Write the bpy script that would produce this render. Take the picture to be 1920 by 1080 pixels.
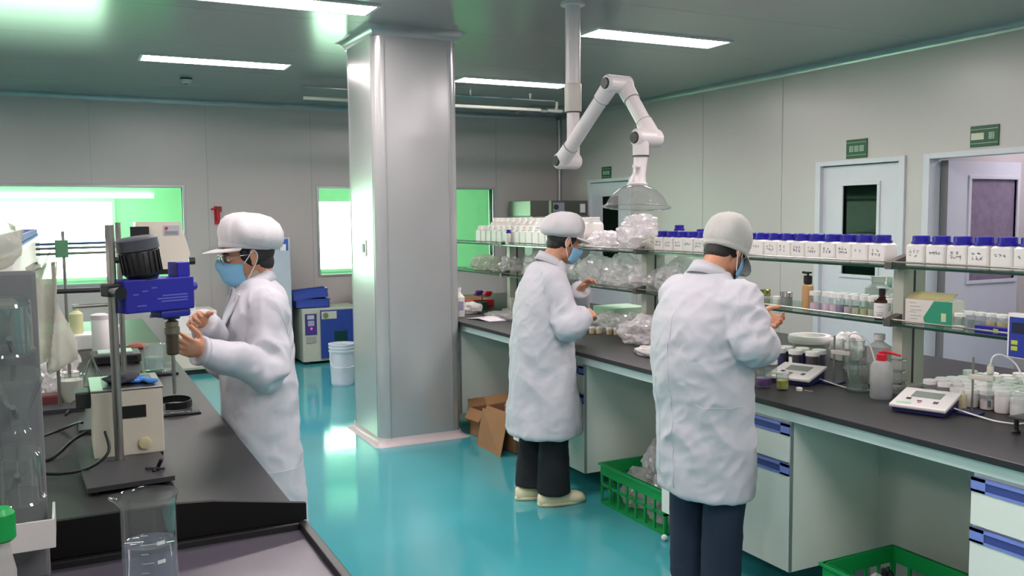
import bpy, bmesh, math, random
from math import sin, cos, pi, radians, sqrt
from mathutils import Vector, Matrix, noise
from mathutils.bvhtree import BVHTree
random.seed(7)
SC = bpy.context.scene
for o in list(bpy.data.objects): bpy.data.objects.remove(o)
COL = SC.collection
V = Vector
# ------------------------------------------------------------------ camera
FPX = 1675.2; YAW, PIT, ROL = radians(26.624), radians(4.586), radians(-.515); CH = 1.62
fw = V((sin(YAW)*cos(PIT), cos(YAW)*cos(PIT), -sin(PIT)))
rt = V((cos(YAW), -sin(YAW), 0)); up = rt.cross(fw)
rt, up = cos(ROL)*rt + sin(ROL)*up, -sin(ROL)*rt + cos(ROL)*up
cam = bpy.data.cameras.new('camera'); cam.sensor_width = 36; cam.lens = FPX/1920*36; cam.clip_start = .05
co = bpy.data.objects.new('camera', cam); COL.objects.link(co)
co.matrix_world = Matrix((( rt.x, up.x, -fw.x, 0), (rt.y, up.y, -fw.y, 0), (rt.z, up.z, -fw.z, CH), (0, 0, 0, 1)))
SC.camera = co
def W(px, py, X=None, Y=None, Z=None):
    "point of the room where a sight line meets a plane that a thing stands on"
    d = fw + (px-960)/FPX*rt - (py-540)/FPX*up
    t = X/d.x if X is not None else Y/d.y if Y is not None else (Z-CH)/d.z
    return V((0, 0, CH)) + t*d
# ------------------------------------------------------------------ world, exposure
w = bpy.data.worlds.new('world'); SC.world = w; w.use_nodes = True
w.node_tree.nodes['Background'].inputs[0].default_value = (.75, .85, .8, 1)
w.node_tree.nodes['Background'].inputs[1].default_value = .3
SC.view_settings.view_transform = 'Standard'; SC.view_settings.look = 'None'
SC.view_settings.gamma = 1; SC.view_settings.exposure = 0
SC.cycles.transparent_max_bounces = 24; SC.cycles.max_bounces = 8; SC.cycles.sample_clamp_indirect = 6
LAMP = 44.0; DAY = 21.0
# ------------------------------------------------------------------ materials
def srgb(r, g, b):
    f = lambda c: (c/255/12.92 if c/255 <= .04045 else ((c/255+.055)/1.055)**2.4)
    return (f(r), f(g), f(b), 1)
MC = {}
def M(name, rgb=(200, 200, 200), rough=.5, metal=0, var=.05, nscale=8, bump=0, bscale=40, emit=0, trans=0, alpha=1, coat=0, sub=0, spec=.5, stretch=(1, 1, 1)):
    if name in MC: return MC[name]
    m = bpy.data.materials.new(name); m.use_nodes = True; nt = m.node_tree; N = nt.nodes; L = nt.links
    b = N['Principled BSDF']; c = srgb(*rgb)
    tc = N.new('ShaderNodeTexCoord'); mp = N.new('ShaderNodeMapping'); L.new(tc.outputs['Object'], mp.inputs[0]); mp.inputs['Scale'].default_value = stretch
    nz = N.new('ShaderNodeTexNoise'); nz.inputs['Scale'].default_value = nscale; L.new(mp.outputs[0], nz.inputs['Vector'])
    mx = N.new('ShaderNodeMixRGB'); L.new(nz.outputs[0], mx.inputs[0])
    mx.inputs[1].default_value = tuple(max(0, x*(1-var)) for x in c[:3])+(1,)
    mx.inputs[2].default_value = tuple(min(1, x*(1+var)) for x in c[:3])+(1,)
    L.new(mx.outputs[0], b.inputs['Base Color'])
    b.inputs['Roughness'].default_value = rough; b.inputs['Metallic'].default_value = metal
    b.inputs['Specular IOR Level'].default_value = spec
    if coat: b.inputs['Coat Weight'].default_value = coat; b.inputs['Coat Roughness'].default_value = .08
    if trans: b.inputs['Transmission Weight'].default_value = trans
    if sub: b.inputs['Subsurface Weight'].default_value = sub; b.inputs['Subsurface Radius'].default_value = (.01, .005, .003)
    if emit: L.new(mx.outputs[0], b.inputs['Emission Color']); b.inputs['Emission Strength'].default_value = emit
    if bump:
        n2 = N.new('ShaderNodeTexNoise'); n2.inputs['Scale'].default_value = bscale; n2.inputs['Detail'].default_value = 4; L.new(mp.outputs[0], n2.inputs['Vector'])
        bp = N.new('ShaderNodeBump'); bp.inputs['Strength'].default_value = bump; bp.inputs['Distance'].default_value = .01
        L.new(n2.outputs[0], bp.inputs['Height']); L.new(bp.outputs[0], b.inputs['Normal'])
    if alpha < 1: b.inputs['Alpha'].default_value = alpha
    MC[name] = m; return m
def FILM(name, rgb, clear, rough=.1, body=.5, frn=1.45, bump=0, pexp=4.5):
    "thin clear sheet: see-through + haze of its own colour + surface gloss"
    if name in MC: return MC[name]
    m = bpy.data.materials.new(name); m.use_nodes = True; nt = m.node_tree; N = nt.nodes; L = nt.links
    N.remove(N['Principled BSDF']); out = N['Material Output']
    tr = N.new('ShaderNodeBsdfTransparent'); tr.inputs[0].default_value = clear+(1,) if len(clear) == 3 else clear
    df = N.new('ShaderNodeBsdfDiffuse'); tl = N.new('ShaderNodeBsdfTranslucent')
    nz = N.new('ShaderNodeTexNoise'); nz.inputs['Scale'].default_value = 14; nz.inputs['Detail'].default_value = 3
    tc = N.new('ShaderNodeTexCoord'); L.new(tc.outputs['Object'], nz.inputs['Vector'])
    for s in (df, tl): s.inputs[0].default_value = srgb(*rgb)
    a = N.new('ShaderNodeMixShader'); a.inputs[0].default_value = .4; L.new(df.outputs[0], a.inputs[1]); L.new(tl.outputs[0], a.inputs[2])
    mr = N.new('ShaderNodeMapRange'); mr.inputs[3].default_value = body*.6; mr.inputs[4].default_value = min(1, body*1.4); L.new(nz.outputs[0], mr.inputs[0])
    b = N.new('ShaderNodeMixShader'); L.new(mr.outputs[0], b.inputs[0]); L.new(tr.outputs[0], b.inputs[1]); L.new(a.outputs[0], b.inputs[2])
    g = N.new('ShaderNodeBsdfGlossy'); g.inputs['Roughness'].default_value = rough
    lw = N.new('ShaderNodeLayerWeight'); lw.inputs['Blend'].default_value = .5; pw = N.new('ShaderNodeMath'); pw.operation = 'POWER'; pw.inputs[1].default_value = pexp; L.new(lw.outputs['Facing'], pw.inputs[0])
    fr = N.new('ShaderNodeMapRange'); L.new(pw.outputs[0], fr.inputs[0]); fr.inputs[3].default_value = ((frn-1)/(frn+1))**2*1.3; fr.inputs[4].default_value = .75
    c = N.new('ShaderNodeMixShader'); L.new(fr.outputs[0], c.inputs[0]); L.new(b.outputs[0], c.inputs[1]); L.new(g.outputs[0], c.inputs[2])
    if bump:
        bp = N.new('ShaderNodeBump'); bp.inputs['Strength'].default_value = bump; bp.inputs['Distance'].default_value = .01
        L.new(nz.outputs[0], bp.inputs['Height']); L.new(bp.outputs[0], g.inputs['Normal']); L.new(bp.outputs[0], lw.inputs['Normal'])
    L.new(c.outputs[0], out.inputs[0]); MC[name] = m; return m
def EMI(name, rgb, s):
    m = bpy.data.materials.new(name); m.use_nodes = True; N = m.node_tree.nodes; L = m.node_tree.links
    N.remove(N['Principled BSDF']); e = N.new('ShaderNodeEmission'); nz = N.new('ShaderNodeTexNoise'); nz.inputs['Scale'].default_value = 1.2
    mx = N.new('ShaderNodeMixRGB'); mx.inputs[1].default_value = tuple(c*.94 for c in rgb)+(1,); mx.inputs[2].default_value = rgb+(1,)
    L.new(nz.outputs[0], mx.inputs[0]); L.new(mx.outputs[0], e.inputs[0]); e.inputs[1].default_value = s; L.new(e.outputs[0], N['Material Output'].inputs[0]); MC[name] = m; return m
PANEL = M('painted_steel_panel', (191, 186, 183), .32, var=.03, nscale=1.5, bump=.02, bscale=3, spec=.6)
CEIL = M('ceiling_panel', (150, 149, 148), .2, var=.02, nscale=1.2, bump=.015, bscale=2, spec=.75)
COLM = M('column_steel', (178, 178, 178), .22, metal=.25, var=.02, nscale=2, spec=.8)
ALU = M('aluminium_trim', (176, 180, 182), .3, metal=.6)
FLOOR = M('teal_epoxy', (68, 158, 166), .09, var=.08, nscale=2.2, bump=.035, bscale=6, spec=.6)
WORK = M('black_worktop', (38, 37, 39), .42, var=.12, nscale=60, bump=.05, bscale=250)
BLK = M('black_plastic', (22, 22, 24), .4, var=.1)
DGR = M('dark_grey_metal', (62, 62, 66), .45, metal=.3, var=.08, nscale=30)
STEEL = M('brushed_steel', (168, 166, 160), .28, metal=.95, stretch=(1, 1, .1))
CHROME = M('chrome', (215, 215, 215), .1, metal=1)
WHITE = M('white_plastic', (236, 232, 230), .38, sub=.0)
CREAM = M('cream_enamel', (214, 208, 192), .4, var=.03)
HDPE = M('white_polythene', (240, 235, 230), .42, var=.02)
BLUECAP = M('royal_blue_plastic', (34, 26, 150), .35, var=.04)
CAB = M('cabinet_laminate', (230, 237, 227), .35, var=.02)
CABB = M('cabinet_back_panel', (182, 190, 180), .5, var=.03)
HBLUE = M('cabinet_handle_blue', (122, 142, 214), .35)
GREEN = M('green_crate_plastic', (12, 150, 72), .4, var=.06)
GLASSF = FILM('clear_glass', (205, 215, 212), (.93, .97, .95), .02, body=.05, frn=1.6, pexp=2.4)
SHELFG = FILM('shelf_glass', (120, 160, 140), (.72, .86, .79), .03, body=.12, frn=1.5)
SHEDGE = M('shelf_glass_edge', (26, 62, 48), .15)
BAG = FILM('plastic_bag_film', (242, 238, 238), (.96, .97, .97), .14, body=.50, frn=1.5, bump=.5)
MILK = FILM('milky_bag_film', (222, 220, 208), (.9, .92, .88), .3, body=.62, bump=.4)
CLEARP = FILM('clear_plastic', (225, 228, 228), (.93, .95, .95), .06, body=.14)
FROST = FILM('frosted_plastic', (222, 222, 220), (.85, .88, .86), .3, body=.55)
CARD = M('cardboard', (158, 118, 80), .8, var=.1, nscale=5, bump=.1, bscale=90)
PAPER = M('paper', (216, 210, 216), .8, var=.03)
INK = M('marker_ink', (78, 74, 86), .7)
RED = M('red_plastic', (196, 22, 44), .35)
SKIN = M('skin', (196, 142, 112), .5, var=.08, nscale=22, bump=.05, bscale=160, sub=.12)
COATM = M('white_cotton_coat', (191, 191, 197), .75, var=.03, nscale=5)
nt = COATM.node_tree; tc = nt.nodes.new('ShaderNodeTexCoord'); hs_ = []
for sc_, st_, ds_ in ((5.5, (1, 1, .55), .9), (13, (1, 1.2, 1), .5)):
    mp = nt.nodes.new('ShaderNodeMapping'); mp.inputs['Scale'].default_value = st_; nt.links.new(tc.outputs['Object'], mp.inputs[0])
    nz = nt.nodes.new('ShaderNodeTexNoise'); nz.noise_type = 'RIDGED_MULTIFRACTAL'; nz.inputs['Scale'].default_value = sc_; nz.inputs['Detail'].default_value = 2; nz.inputs['Distortion'].default_value = ds_; nt.links.new(mp.outputs[0], nz.inputs['Vector']); hs_.append(nz)
ad = nt.nodes.new('ShaderNodeMath'); ad.operation = 'MULTIPLY_ADD'; ad.inputs[1].default_value = .35; nt.links.new(hs_[1].outputs[0], ad.inputs[0]); nt.links.new(hs_[0].outputs[0], ad.inputs[2])
bp = nt.nodes.new('ShaderNodeBump'); bp.inputs['Strength'].default_value = .95; bp.inputs['Distance'].default_value = .016; nt.links.new(ad.outputs[0], bp.inputs['Height']); nt.links.new(bp.outputs[0], nt.nodes['Principled BSDF'].inputs['Normal'])
CAPM = M('grey_white_cap_cloth', (205, 202, 204), .8, var=.03, bump=.1, bscale=60)
MASKM = M('blue_surgical_mask', (122, 176, 208), .7, var=.04, bump=.08, bscale=200)
HAIR = M('black_hair', (24, 20, 20), .45, var=.3, nscale=70, bump=.4, bscale=140, stretch=(1, 1, 5))
SEAM = M('coat_stitching', (200, 201, 210), .8)
# ------------------------------------------------------------------ mesh helpers
class B:
    def __init__(s): s.bm = bmesh.new()
    def _add(s, verts, faces):
        vs = [s.bm.verts.new(v) for v in verts]
        for f in faces:
            try: s.bm.faces.new([vs[i] for i in f])
            except ValueError: pass
        return vs
    def box(s, x0, x1, y0, y1, z0, z1, bev=0, m=None):
        t = bmesh.new(); bmesh.ops.create_cube(t, size=1)
        for v in t.verts: v.co = V(((x0+x1)/2+v.co.x*(x1-x0), (y0+y1)/2+v.co.y*(y1-y0), (z0+z1)/2+v.co.z*(z1-z0)))
        if bev: bmesh.ops.bevel(t, geom=t.edges[:], offset=bev, segments=2, affect='EDGES', profile=.6)
        s._merge(t, m); return s
    def _merge(s, t, m=None):
        if m is not None: t.transform(m)
        t.verts.ensure_lookup_table(); t.verts.index_update()
        s._add([v.co.copy() for v in t.verts], [[v.index for v in f.verts] for f in t.faces]); t.free()
    def loft(s, rings, cap=True, closed=True):
        n = len(rings[0]); vs = [s.bm.verts.new(p) for r in rings for p in r]
        for i in range(len(rings)-1):
            for j in range(n if closed else n-1):
                k = (j+1) % n
                try: s.bm.faces.new((vs[i*n+j], vs[i*n+k], vs[(i+1)*n+k], vs[(i+1)*n+j]))
                except ValueError: pass
        if cap and closed:
            for q in (vs[:n][::-1], vs[-n:]):
                try: s.bm.faces.new(q)
                except ValueError: pass
        return s
    def tube(s, pts, r, seg=10, cap=True, smooth=0, flat=None, m=None):
        pts = [(m @ V(p)) if m is not None else V(p) for p in pts]; rs = r if isinstance(r, (list, tuple)) else [r]*len(pts)
        if smooth:
            P, R2 = [], []; n = len(pts)
            for i in range(n-1):
                a, b, c, d = pts[max(0, i-1)], pts[i], pts[i+1], pts[min(n-1, i+2)]
                for k in range(smooth):
                    t = k/smooth
                    P.append(.5*((2*b)+(c-a)*t+(2*a-5*b+4*c-d)*t*t+(3*b-a-3*c+d)*t**3)); R2.append(rs[i]*(1-t)+rs[i+1]*t)
            P.append(pts[-1]); R2.append(rs[-1]); pts, rs = P, R2
        d0 = (pts[1]-pts[0]).normalized(); u = d0.cross(V((0, 0, 1)))
        if u.length < .05: u = d0.cross(V((1, 0, 0)))
        u.normalize(); rings = []
        for i, p in enumerate(pts):
            d = (pts[min(i+1, len(pts)-1)]-pts[max(i-1, 0)]).normalized()
            u = (u-d*u.dot(d)).normalized(); v = d.cross(u)
            rings.append([p+rs[i]*(cos(2*pi*j/seg)*u+(flat or 1)*sin(2*pi*j/seg)*v) for j in range(seg)])
        return s.loft(rings, cap)
    def cyl(s, x, y, z0, z1, r, r1=None, seg=20): return s.tube([(x, y, z0), (x, y, z1)], [r, r if r1 is None else r1], seg)
    def lathe(s, prof, seg=20, m=None, cap=True):
        t = B(); t.loft([[V((r*cos(2*pi*j/seg), r*sin(2*pi*j/seg), z)) for j in range(seg)] for r, z in prof], cap)
        s._merge(t.bm, m); return s
    def ell(s, c, r, rot=None, u=16, v=10):
        t = bmesh.new(); bmesh.ops.create_uvsphere(t, u_segments=u, v_segments=v, radius=1)
        m = Matrix.Translation(c) @ (rot.to_4x4() if rot else Matrix()) @ Matrix.Diagonal((r[0], r[1], r[2], 1))
        s._merge(t, m); return s
    def prism(s, poly, lo, hi, axis='z'):
        f = {'z': lambda a, b, h: V((a, b, h)), 'y': lambda a, b, h: V((a, h, b)), 'x': lambda a, b, h: V((h, a, b))}[axis]
        return s.loft([[f(a, b, lo) for a, b in poly], [f(a, b, hi) for a, b in poly]])
    def slab(s, pts, n):
        "thin sheet through 4+ corner points thickened along n"
        pts = [V(p) for p in pts]; n = V(n); return s.loft([pts, [p+n for p in pts]])
    def out(s, name, mat, parent=None, smooth=False, m=None, bev=0):
        if m is not None: s.bm.transform(m)
        bmesh.ops.recalc_face_normals(s.bm, faces=s.bm.faces)
        me = bpy.data.meshes.new(name); s.bm.to_mesh(me); s.bm.free(); me.materials.append(mat)
        o = bpy.data.objects.new(name, me); COL.objects.link(o); o.parent = parent
        if smooth:
            me.polygons.foreach_set('use_smooth', [True]*len(me.polygons))
            if smooth != 'all': 
                me.update()
                bm = bmesh.new(); bm.from_mesh(me)
                for e in bm.edges:
                    if len(e.link_faces) == 2 and e.calc_face_angle(0) > .6: e.smooth = False
                bm.to_mesh(me); bm.free()
        return o
def tag(o, label, cat, group=None):
    o['label'] = label; o['category'] = cat
    if group: o['group'] = group
    return o
def thing(name, label, cat, loc=(0, 0, 0), rz=0, group=None):
    o = bpy.data.objects.new(name, None); COL.objects.link(o); o.empty_display_size = .05
    o.location = loc; o.rotation_euler = (0, 0, rz); return tag(o, label, cat, group)
def st(o): o['kind'] = 'structure'; return o
KIDS = {}
def dup(root, loc, rz=0, label=None, group=None, sc=1):
    r = root.copy(); COL.objects.link(r); r.location = loc; r.rotation_euler = (0, 0, rz); r.scale = (sc, sc, sc)
    if label: r['label'] = label
    if group: r['group'] = group
    if root.name not in KIDS: KIDS[root.name] = [(c, list(c.children)) for c in root.children]
    for c0, gs in KIDS[root.name]:
        c = c0.copy(); COL.objects.link(c); c.parent = r
        for g in gs: d = g.copy(); COL.objects.link(d); d.parent = c
    return r
def spread(make, spots, labels, group=None):
    "first spot takes the prototype itself, the others copies"
    proto = make(); 
    if group: proto['group'] = group
    for i, (sp, lb) in enumerate(zip(spots, labels)):
        loc, rz = sp[:3], (sp[3] if len(sp) > 3 else 0)
        if i: dup(proto, loc, rz, lb, group)
    proto.location = spots[0][:3]; proto.rotation_euler = (0, 0, spots[0][3] if len(spots[0]) > 3 else 0); proto['label'] = labels[0]
    return proto
ORD = 'first second third fourth fifth sixth seventh eighth ninth tenth eleventh twelfth thirteenth fourteenth fifteenth sixteenth seventeenth eighteenth nineteenth twentieth twenty-first twenty-second twenty-third twenty-fourth twenty-fifth twenty-sixth twenty-seventh twenty-eighth twenty-ninth thirtieth'.split()
def crumple(c, r, seed, amp=.28, sub=4, flat=True, freq=2.2):
    t = bmesh.new(); bmesh.ops.create_icosphere(t, subdivisions=sub, radius=1)
    s = V((seed*7.3, seed*3.1, seed*1.7))
    for v in t.verts:
        p = v.co.normalized(); a = noise.noise(p*freq+s); b = 1-abs(noise.noise(p*freq*2.3+s))*2; d = 1-abs(noise.noise(p*freq*5+s))*2
        k = 1+amp*(a*1.1+b*.35+d*.22-.2)
        q = V((p.x*r[0], p.y*r[1], p.z*r[2]))*k
        if flat: q.z = max(q.z, -r[2]*.62)
        v.co = q
    if flat:
        for v in t.verts: v.co.z += r[2]*.62
    b = B(); b._merge(t, Matrix.Translation(c)); return b
# ================================================================== ROOM
CZ = 2.93; XR = 6.0; YB = 10.5; XL = -4.2; YF = -3.2
st(B().box(XL, XR, YF, YB, -.1, 0).out('floor', FLOOR))
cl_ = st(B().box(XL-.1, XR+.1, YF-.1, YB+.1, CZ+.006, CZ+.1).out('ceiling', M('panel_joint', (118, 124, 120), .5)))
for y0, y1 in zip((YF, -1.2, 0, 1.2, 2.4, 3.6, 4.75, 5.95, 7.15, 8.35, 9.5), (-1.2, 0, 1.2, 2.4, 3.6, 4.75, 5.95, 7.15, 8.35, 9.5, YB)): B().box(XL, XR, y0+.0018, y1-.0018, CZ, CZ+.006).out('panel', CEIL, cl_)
st(B().box(XL-.1, XL, YF-.1, YB+.1, 0, CZ).out('wall_left', PANEL))
st(B().box(XL, XR, YF-.1, YF, 0, CZ).out('wall_front', PANEL))
# back wall with two windows
w1 = (-3.6, 1.2); w2 = (2.72, 4.99); wz = (.95, 1.97); T = .1
b = B(); b.box(XL, w1[0], YB, YB+T, 0, CZ).box(w1[1], w2[0], YB, YB+T, 0, CZ).box(w2[1], XR+.1, YB, YB+T, 0, CZ)
for a, c in (w1, w2): b.box(a, c, YB, YB+T, 0, wz[0]).box(a, c, YB, YB+T, wz[1], CZ)
st(b.out('wall_back', PANEL))
b = B()
for x in (-2.1, -.9, .296, 1.47, 2.64, 3.85, 5.05): b.box(x-.004, x+.004, YB-.003, YB+.001, wz[1]+.03, CZ-.06) if -3.6 < x < 5 and not 1.2 < x < 2.7 else b.box(x-.004, x+.004, YB-.003, YB+.001, .1, CZ-.06)
st(b.out('trim_2', M('back_wall_joint', (170, 176, 172), .3)))  # panel joint strips, slightly darker grey than the wall
for i, (a, c) in enumerate((w1, w2)):
    b = B(); f = .028
    for (x0, x1, z0, z1) in ((a, c, wz[1]-.0, wz[1]+f), (a, c, wz[0]-f, wz[0]), (a-f, a, wz[0]-f, wz[1]+f), (c, c+f, wz[0]-f, wz[1]+f)): b.box(x0, x1, YB-.012, YB+T+.01, z0, z1, .003)
    fr = st(b.out('window_%d' % (i+1), ALU))
    p = B().box(a, c, YB+.045, YB+.052, wz[0], wz[1]).out('window_pane', FILM('green_tinted_glass', (120, 200, 150), (.80, .97, .85), .01, body=.04), fr)
# corridor beyond the back windows, lit by its own daylight windows
GW = M('corridor_wall_green', (200, 232, 206), .5, var=.03)
st(B().box(XL, 8, 13.2, 13.3, 0, CZ).out('wall_corridor', GW)); st(B().box(XL, 8, YB+T, 13.2, -.1, 0).out('floor_corridor', M('corridor_floor', (120, 170, 150), .3)))
st(B().box(XL, 8, YB+T, 13.2, 2.45, 2.55).out('ceiling_corridor', GW)); st(B().box(XL-.1, XL, YB+T, 13.3, 0, 2.5).out('wall_corridor_end', GW)); st(B().box(8, 8.1, YB+T, 13.3, 0, 2.5).out('wall_corridor_far_end', GW))
DAYM = EMI('daylight_panel', (.86, 1.0, .87), DAY)
for i, (a, c) in enumerate(((-3.9, .6), (3.15, 5.15))):
    fr = B(); z0, z1 = (.86, 1.86)
    for q in ((a-.04, c+.04, z1, z1+.04), (a-.04, c+.04, z0-.04, z0), (a-.04, a, z0, z1), (c, c+.04, z0, z1)): fr.box(q[0], q[1], 13.14, 13.2, q[2], q[3])
    fr = st(fr.out('window_%d' % (i+3), WHITE)); B().box(a, c, 13.15, 13.17, z0, z1).out('window_pane', DAYM, fr)
fx = thing('corridor_light', 'long strip light glowing in the room behind the left window', 'ceiling light', (0, 12.6, 1.9))
B().box(-2.5, 1.08, -.08, .08, .0, .045, .005).out('diffuser', EMI('strip_light', (.95, 1, .95), 9), fx); B().box(-2.5, 1.1, -.03, .03, .045, .54).out('housing', GW, fx)
# right wall with three doorways
D1 = (8.85, 9.72); D2 = (5.03, 5.86); D3 = (3.7, 4.75); DH = 2.035
b = B(); ys = [YF-.1, D3[0], D3[1], D2[0], D2[1], D1[0], D1[1], YB+T]
for i in range(0, 8, 2): b.box(XR, XR+.1, ys[i], ys[i+1], 0, CZ)
for d in (D1, D2, D3): b.box(XR, XR+.1, d[0], d[1], DH, CZ)
st(b.out('wall_right', PANEL))
b = B()
for y in (1.3, 2.5, 6.35, 7.5, 8.7): b.box(XR-.003, XR+.001, y-.003, y+.003, .1, CZ-.06)
st(b.out('trim_3', M('wall_joint', (172, 174, 170), .4)))
DOORW = M('door_white', (205, 208, 214), .35)
def casing(d, name):
    b = B(); f = .055
    for (y0, y1, z0, z1) in ((d[0]-f, d[0]+.003, 0, DH+f*.7), (d[1]-.003, d[1]+f, 0, DH+f*.7), (d[0]+.003, d[1]-.003, DH-.003, DH+f*.7)): b.box(XR-.02, XR+.11, y0, y1, z0, z1, .003)
    return st(b.out(name, DOORW))
DKG = FILM('dark_door_glass', (18, 40, 30), (.22, .32, .28), .03, body=.8, frn=1.12)
for i, d in enumerate((D1, D2)):
    fr = casing(d, 'door_%d' % (i+1))
    c = (d[0]+d[1])/2; z0, z1 = 1.10, 1.855; h = .18
    lf = B()
    for (y0, y1, a, e) in ((d[0]+.004, c-h, .005, DH-.01), (c+h, d[1]-.004, .005, DH-.01), (c-h, c+h, .005, z0), (c-h, c+h, z1, DH-.01)): lf.box(XR+.02, XR+.06, y0, y1, a, e)
    lf = lf.out('door_leaf', DOORW, fr)
    fb = B(); f = .03
    for (y0, y1, a, e) in ((c-h-f, c+h+f, z1, z1+f), (c-h-f, c+h+f, z0-f, z0), (c-h-f, c-h, z0, z1), (c+h, c+h+f, z0, z1)): fb.box(XR+.008, XR+.072, y0, y1, a, e, .004)
    fb.out('door_window_frame', DOORW, lf); B().box(XR+.035, XR+.042, c-h, c+h, z0, z1).out('door_pane', DKG, lf)
    b = B().tube([(XR+.02, d[0]+.09, 1.0), (XR-.03, d[0]+.09, 1.0), (XR-.035, d[0]+.2, 1.0)], .009); b.box(XR+.012, XR+.02, d[0]+.065, d[0]+.115, .9, 1.1, .003).out('door_handle', CHROME, lf)
fr = casing(D3, 'door_3'); LY = 4.69
LEAF = M('door_leaf_lilac_white', (200, 200, 210), .35)
lf = B(); a0, a1 = XR+.11, XR+1.0; wx = (XR+.39, XR+.95); z0, z1 = 1.08, 1.88
for (x0, x1, a, e) in ((a0, wx[0], .01, 2.02), (wx[1], a1, .01, 2.02), (wx[0], wx[1], .01, z0), (wx[0], wx[1], z1, 2.02)): lf.box(x0, x1, LY, LY+.04, a, e)
lf = lf.out('door_leaf', LEAF, fr)
fb = B(); f = .03
for (x0, x1, a, e) in ((wx[0]-f, wx[1]+f, z1, z1+f), (wx[0]-f, wx[1]+f, z0-f, z0), (wx[0]-f, wx[0], z0, z1), (wx[1], wx[1]+f, z0, z1)): fb.box(x0, x1, LY-.012, LY+.052, a, e, .004)
fb.out('door_window_frame', LEAF, lf); B().box(wx[0], wx[1], LY+.015, LY+.022, z0, z1).out('door_pane', FILM('lilac_glass', (176, 160, 184), (.8, .72, .85), .05, body=.75), lf)
B().box(XR+.105, XR+.112, LY-.01, LY+.05, .01, 2.02).out('hinge_strip', M('hinge_grey', (120, 120, 122), .4), lf)
st(B().box(XR+1.9, XR+2.0, 2.9, 6.3, 0, 2.5).out('wall_side_room', PANEL)); st(B().box(XR+.1, XR+2, 2.8, 2.9, 0, 2.5).out('wall_side_room_near', PANEL)); st(B().box(XR+.1, XR+2, 4.755, 4.83, 0, 2.45).out('wall_side_room_end', PANEL)); st(B().box(XR+.1, XR+2, 10.5, 10.6, 0, 2.5).out('wall_store_room_end', PANEL))
st(B().box(XR+.1, XR+2, 2.8, 6.3, 2.45, 2.55).out('ceiling_side_room', PANEL)); st(B().box(XR, XR+2, 2.8, 10.6, -.1, 0).out('floor_side_room', FLOOR))
st(B().box(XR+1.9, XR+2.0, 6.3, 10.6, 0, 2.5).out('wall_store_room', PANEL)); st(B().box(XR+.1, XR+2, 6.2, 10.6, 2.5, 2.6).out('ceiling_store_room', PANEL))
fx = thing('side_room_fill_light', 'unseen fill light added in the side room behind the open door', 'ceiling light', (XR+1.0, 3.9, 2.43)); B().box(-.15, .15, -.4, .4, 0, .02).out('diffuser', EMI('side_room_fill', (1, .90, 1), 22), fx)  # unseen light added to brighten the side room and the open leaf
# covings and skirtings
def cove(p0, p1, n, r=.05, name='trim_4', z=CZ, s=-1, mat=ALU):
    "quarter-round strip from p0 to p1; n points into the room"
    b = B(); n = V(n); rings = []
    for p in (p0, p1):
        ring = [V((p[0], p[1], z))]
        for k in range(7):
            a = k/6*pi/2; ring.append(V((p[0], p[1], z))+n*(r*(1-sin(a)))+V((0, 0, s*r*(1-cos(a)))))
        rings.append(ring)
    return st(b.loft(rings).out(name, mat, smooth=True))
cove((XL, YB), (XR, YB), (0, -1, 0), name='trim_4'); cove((XR, YF), (XR, YB), (-1, 0, 0), name='trim_5'); cove((XL, YF), (XL, YB), (1, 0, 0), name='trim_6')
cove((XL, YB), (XR, YB), (0, -1, 0), name='baseboard_back', z=0, s=1); cove((XR, D3[1]+.06), (XR, D2[0]-.06), (-1, 0, 0), name='baseboard_right', z=0, s=1); cove((XR, D2[1]+.06), (XR, D1[0]-.06), (-1, 0, 0), name='baseboard_right_far', z=0, s=1)
st(B().tube([(XR-.02, YB-.02, 0), (XR-.02, YB-.02, CZ-.04)], .028, 12).out('trim_7', ALU, smooth=True))
# column: steel clad with rounded corners, cove at head and foot
cx0, cx1, cy0, cy1, cr = 1.955, 2.585, 5.99, 6.68, .075
def rrect(x0, x1, y0, y1, r, n=6):
    out = []
    for cx, cy, a0 in ((x1-r, y1-r, 0), (x0+r, y1-r, 90), (x0+r, y0+r, 180), (x1-r, y0+r, 270)):
        for k in range(n+1): a = radians(a0+90*k/n); out.append(V((cx+r*cos(a), cy+r*sin(a), 0)))
    return out
b = B(); rr = rrect(cx0, cx1, cy0, cy1, cr); b.loft([[p+V((0, 0, z)) for p in rr] for z in (0, CZ)]); pil = st(b.out('wall_column', COLM, smooth=True))
b = B()
for x, y in ((cx0+cr, cy0), (cx1-cr, cy0)): b.box(x-.003, x+.003, y-.003, y+.002, .05, CZ-.1)
for y in (cy0+cr, cy1-cr): b.box(cx0-.003, cx0+.002, y-.003, y+.003, .05, CZ-.1)
b.out('corner_joint', ALU, pil)
for nm, z, s, g in (('column_base', 0, 1, .05), ('column_cornice', CZ, -1, .06)):
    b = B(); rings = []
    for k in range(6):
        a = k/5*pi/2; e = g*(1-sin(a))+.002; rings.append([p+V((0, 0, z+s*g*(1-cos(a)))) for p in rrect(cx0-e, cx1+e, cy0-e, cy1+e, .012 if nm == 'column_cornice' else .05, 3)])
    b.loft(rings).out(nm, M('column_base_coving', (196, 184, 184), .3) if s > 0 else ALU, pil, smooth=True)
sw = thing('light_switch', 'small white rocker switch on the side of the steel column', 'switch', (cx0, 6.28, 1.4))
B().box(-.009, 0, -.043, .043, -.06, .06, .004).out('plate', WHITE, sw); B().box(-.014, -.008, -.024, .024, -.03, .03, .002).out('rocker', DGR, sw)
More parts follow.
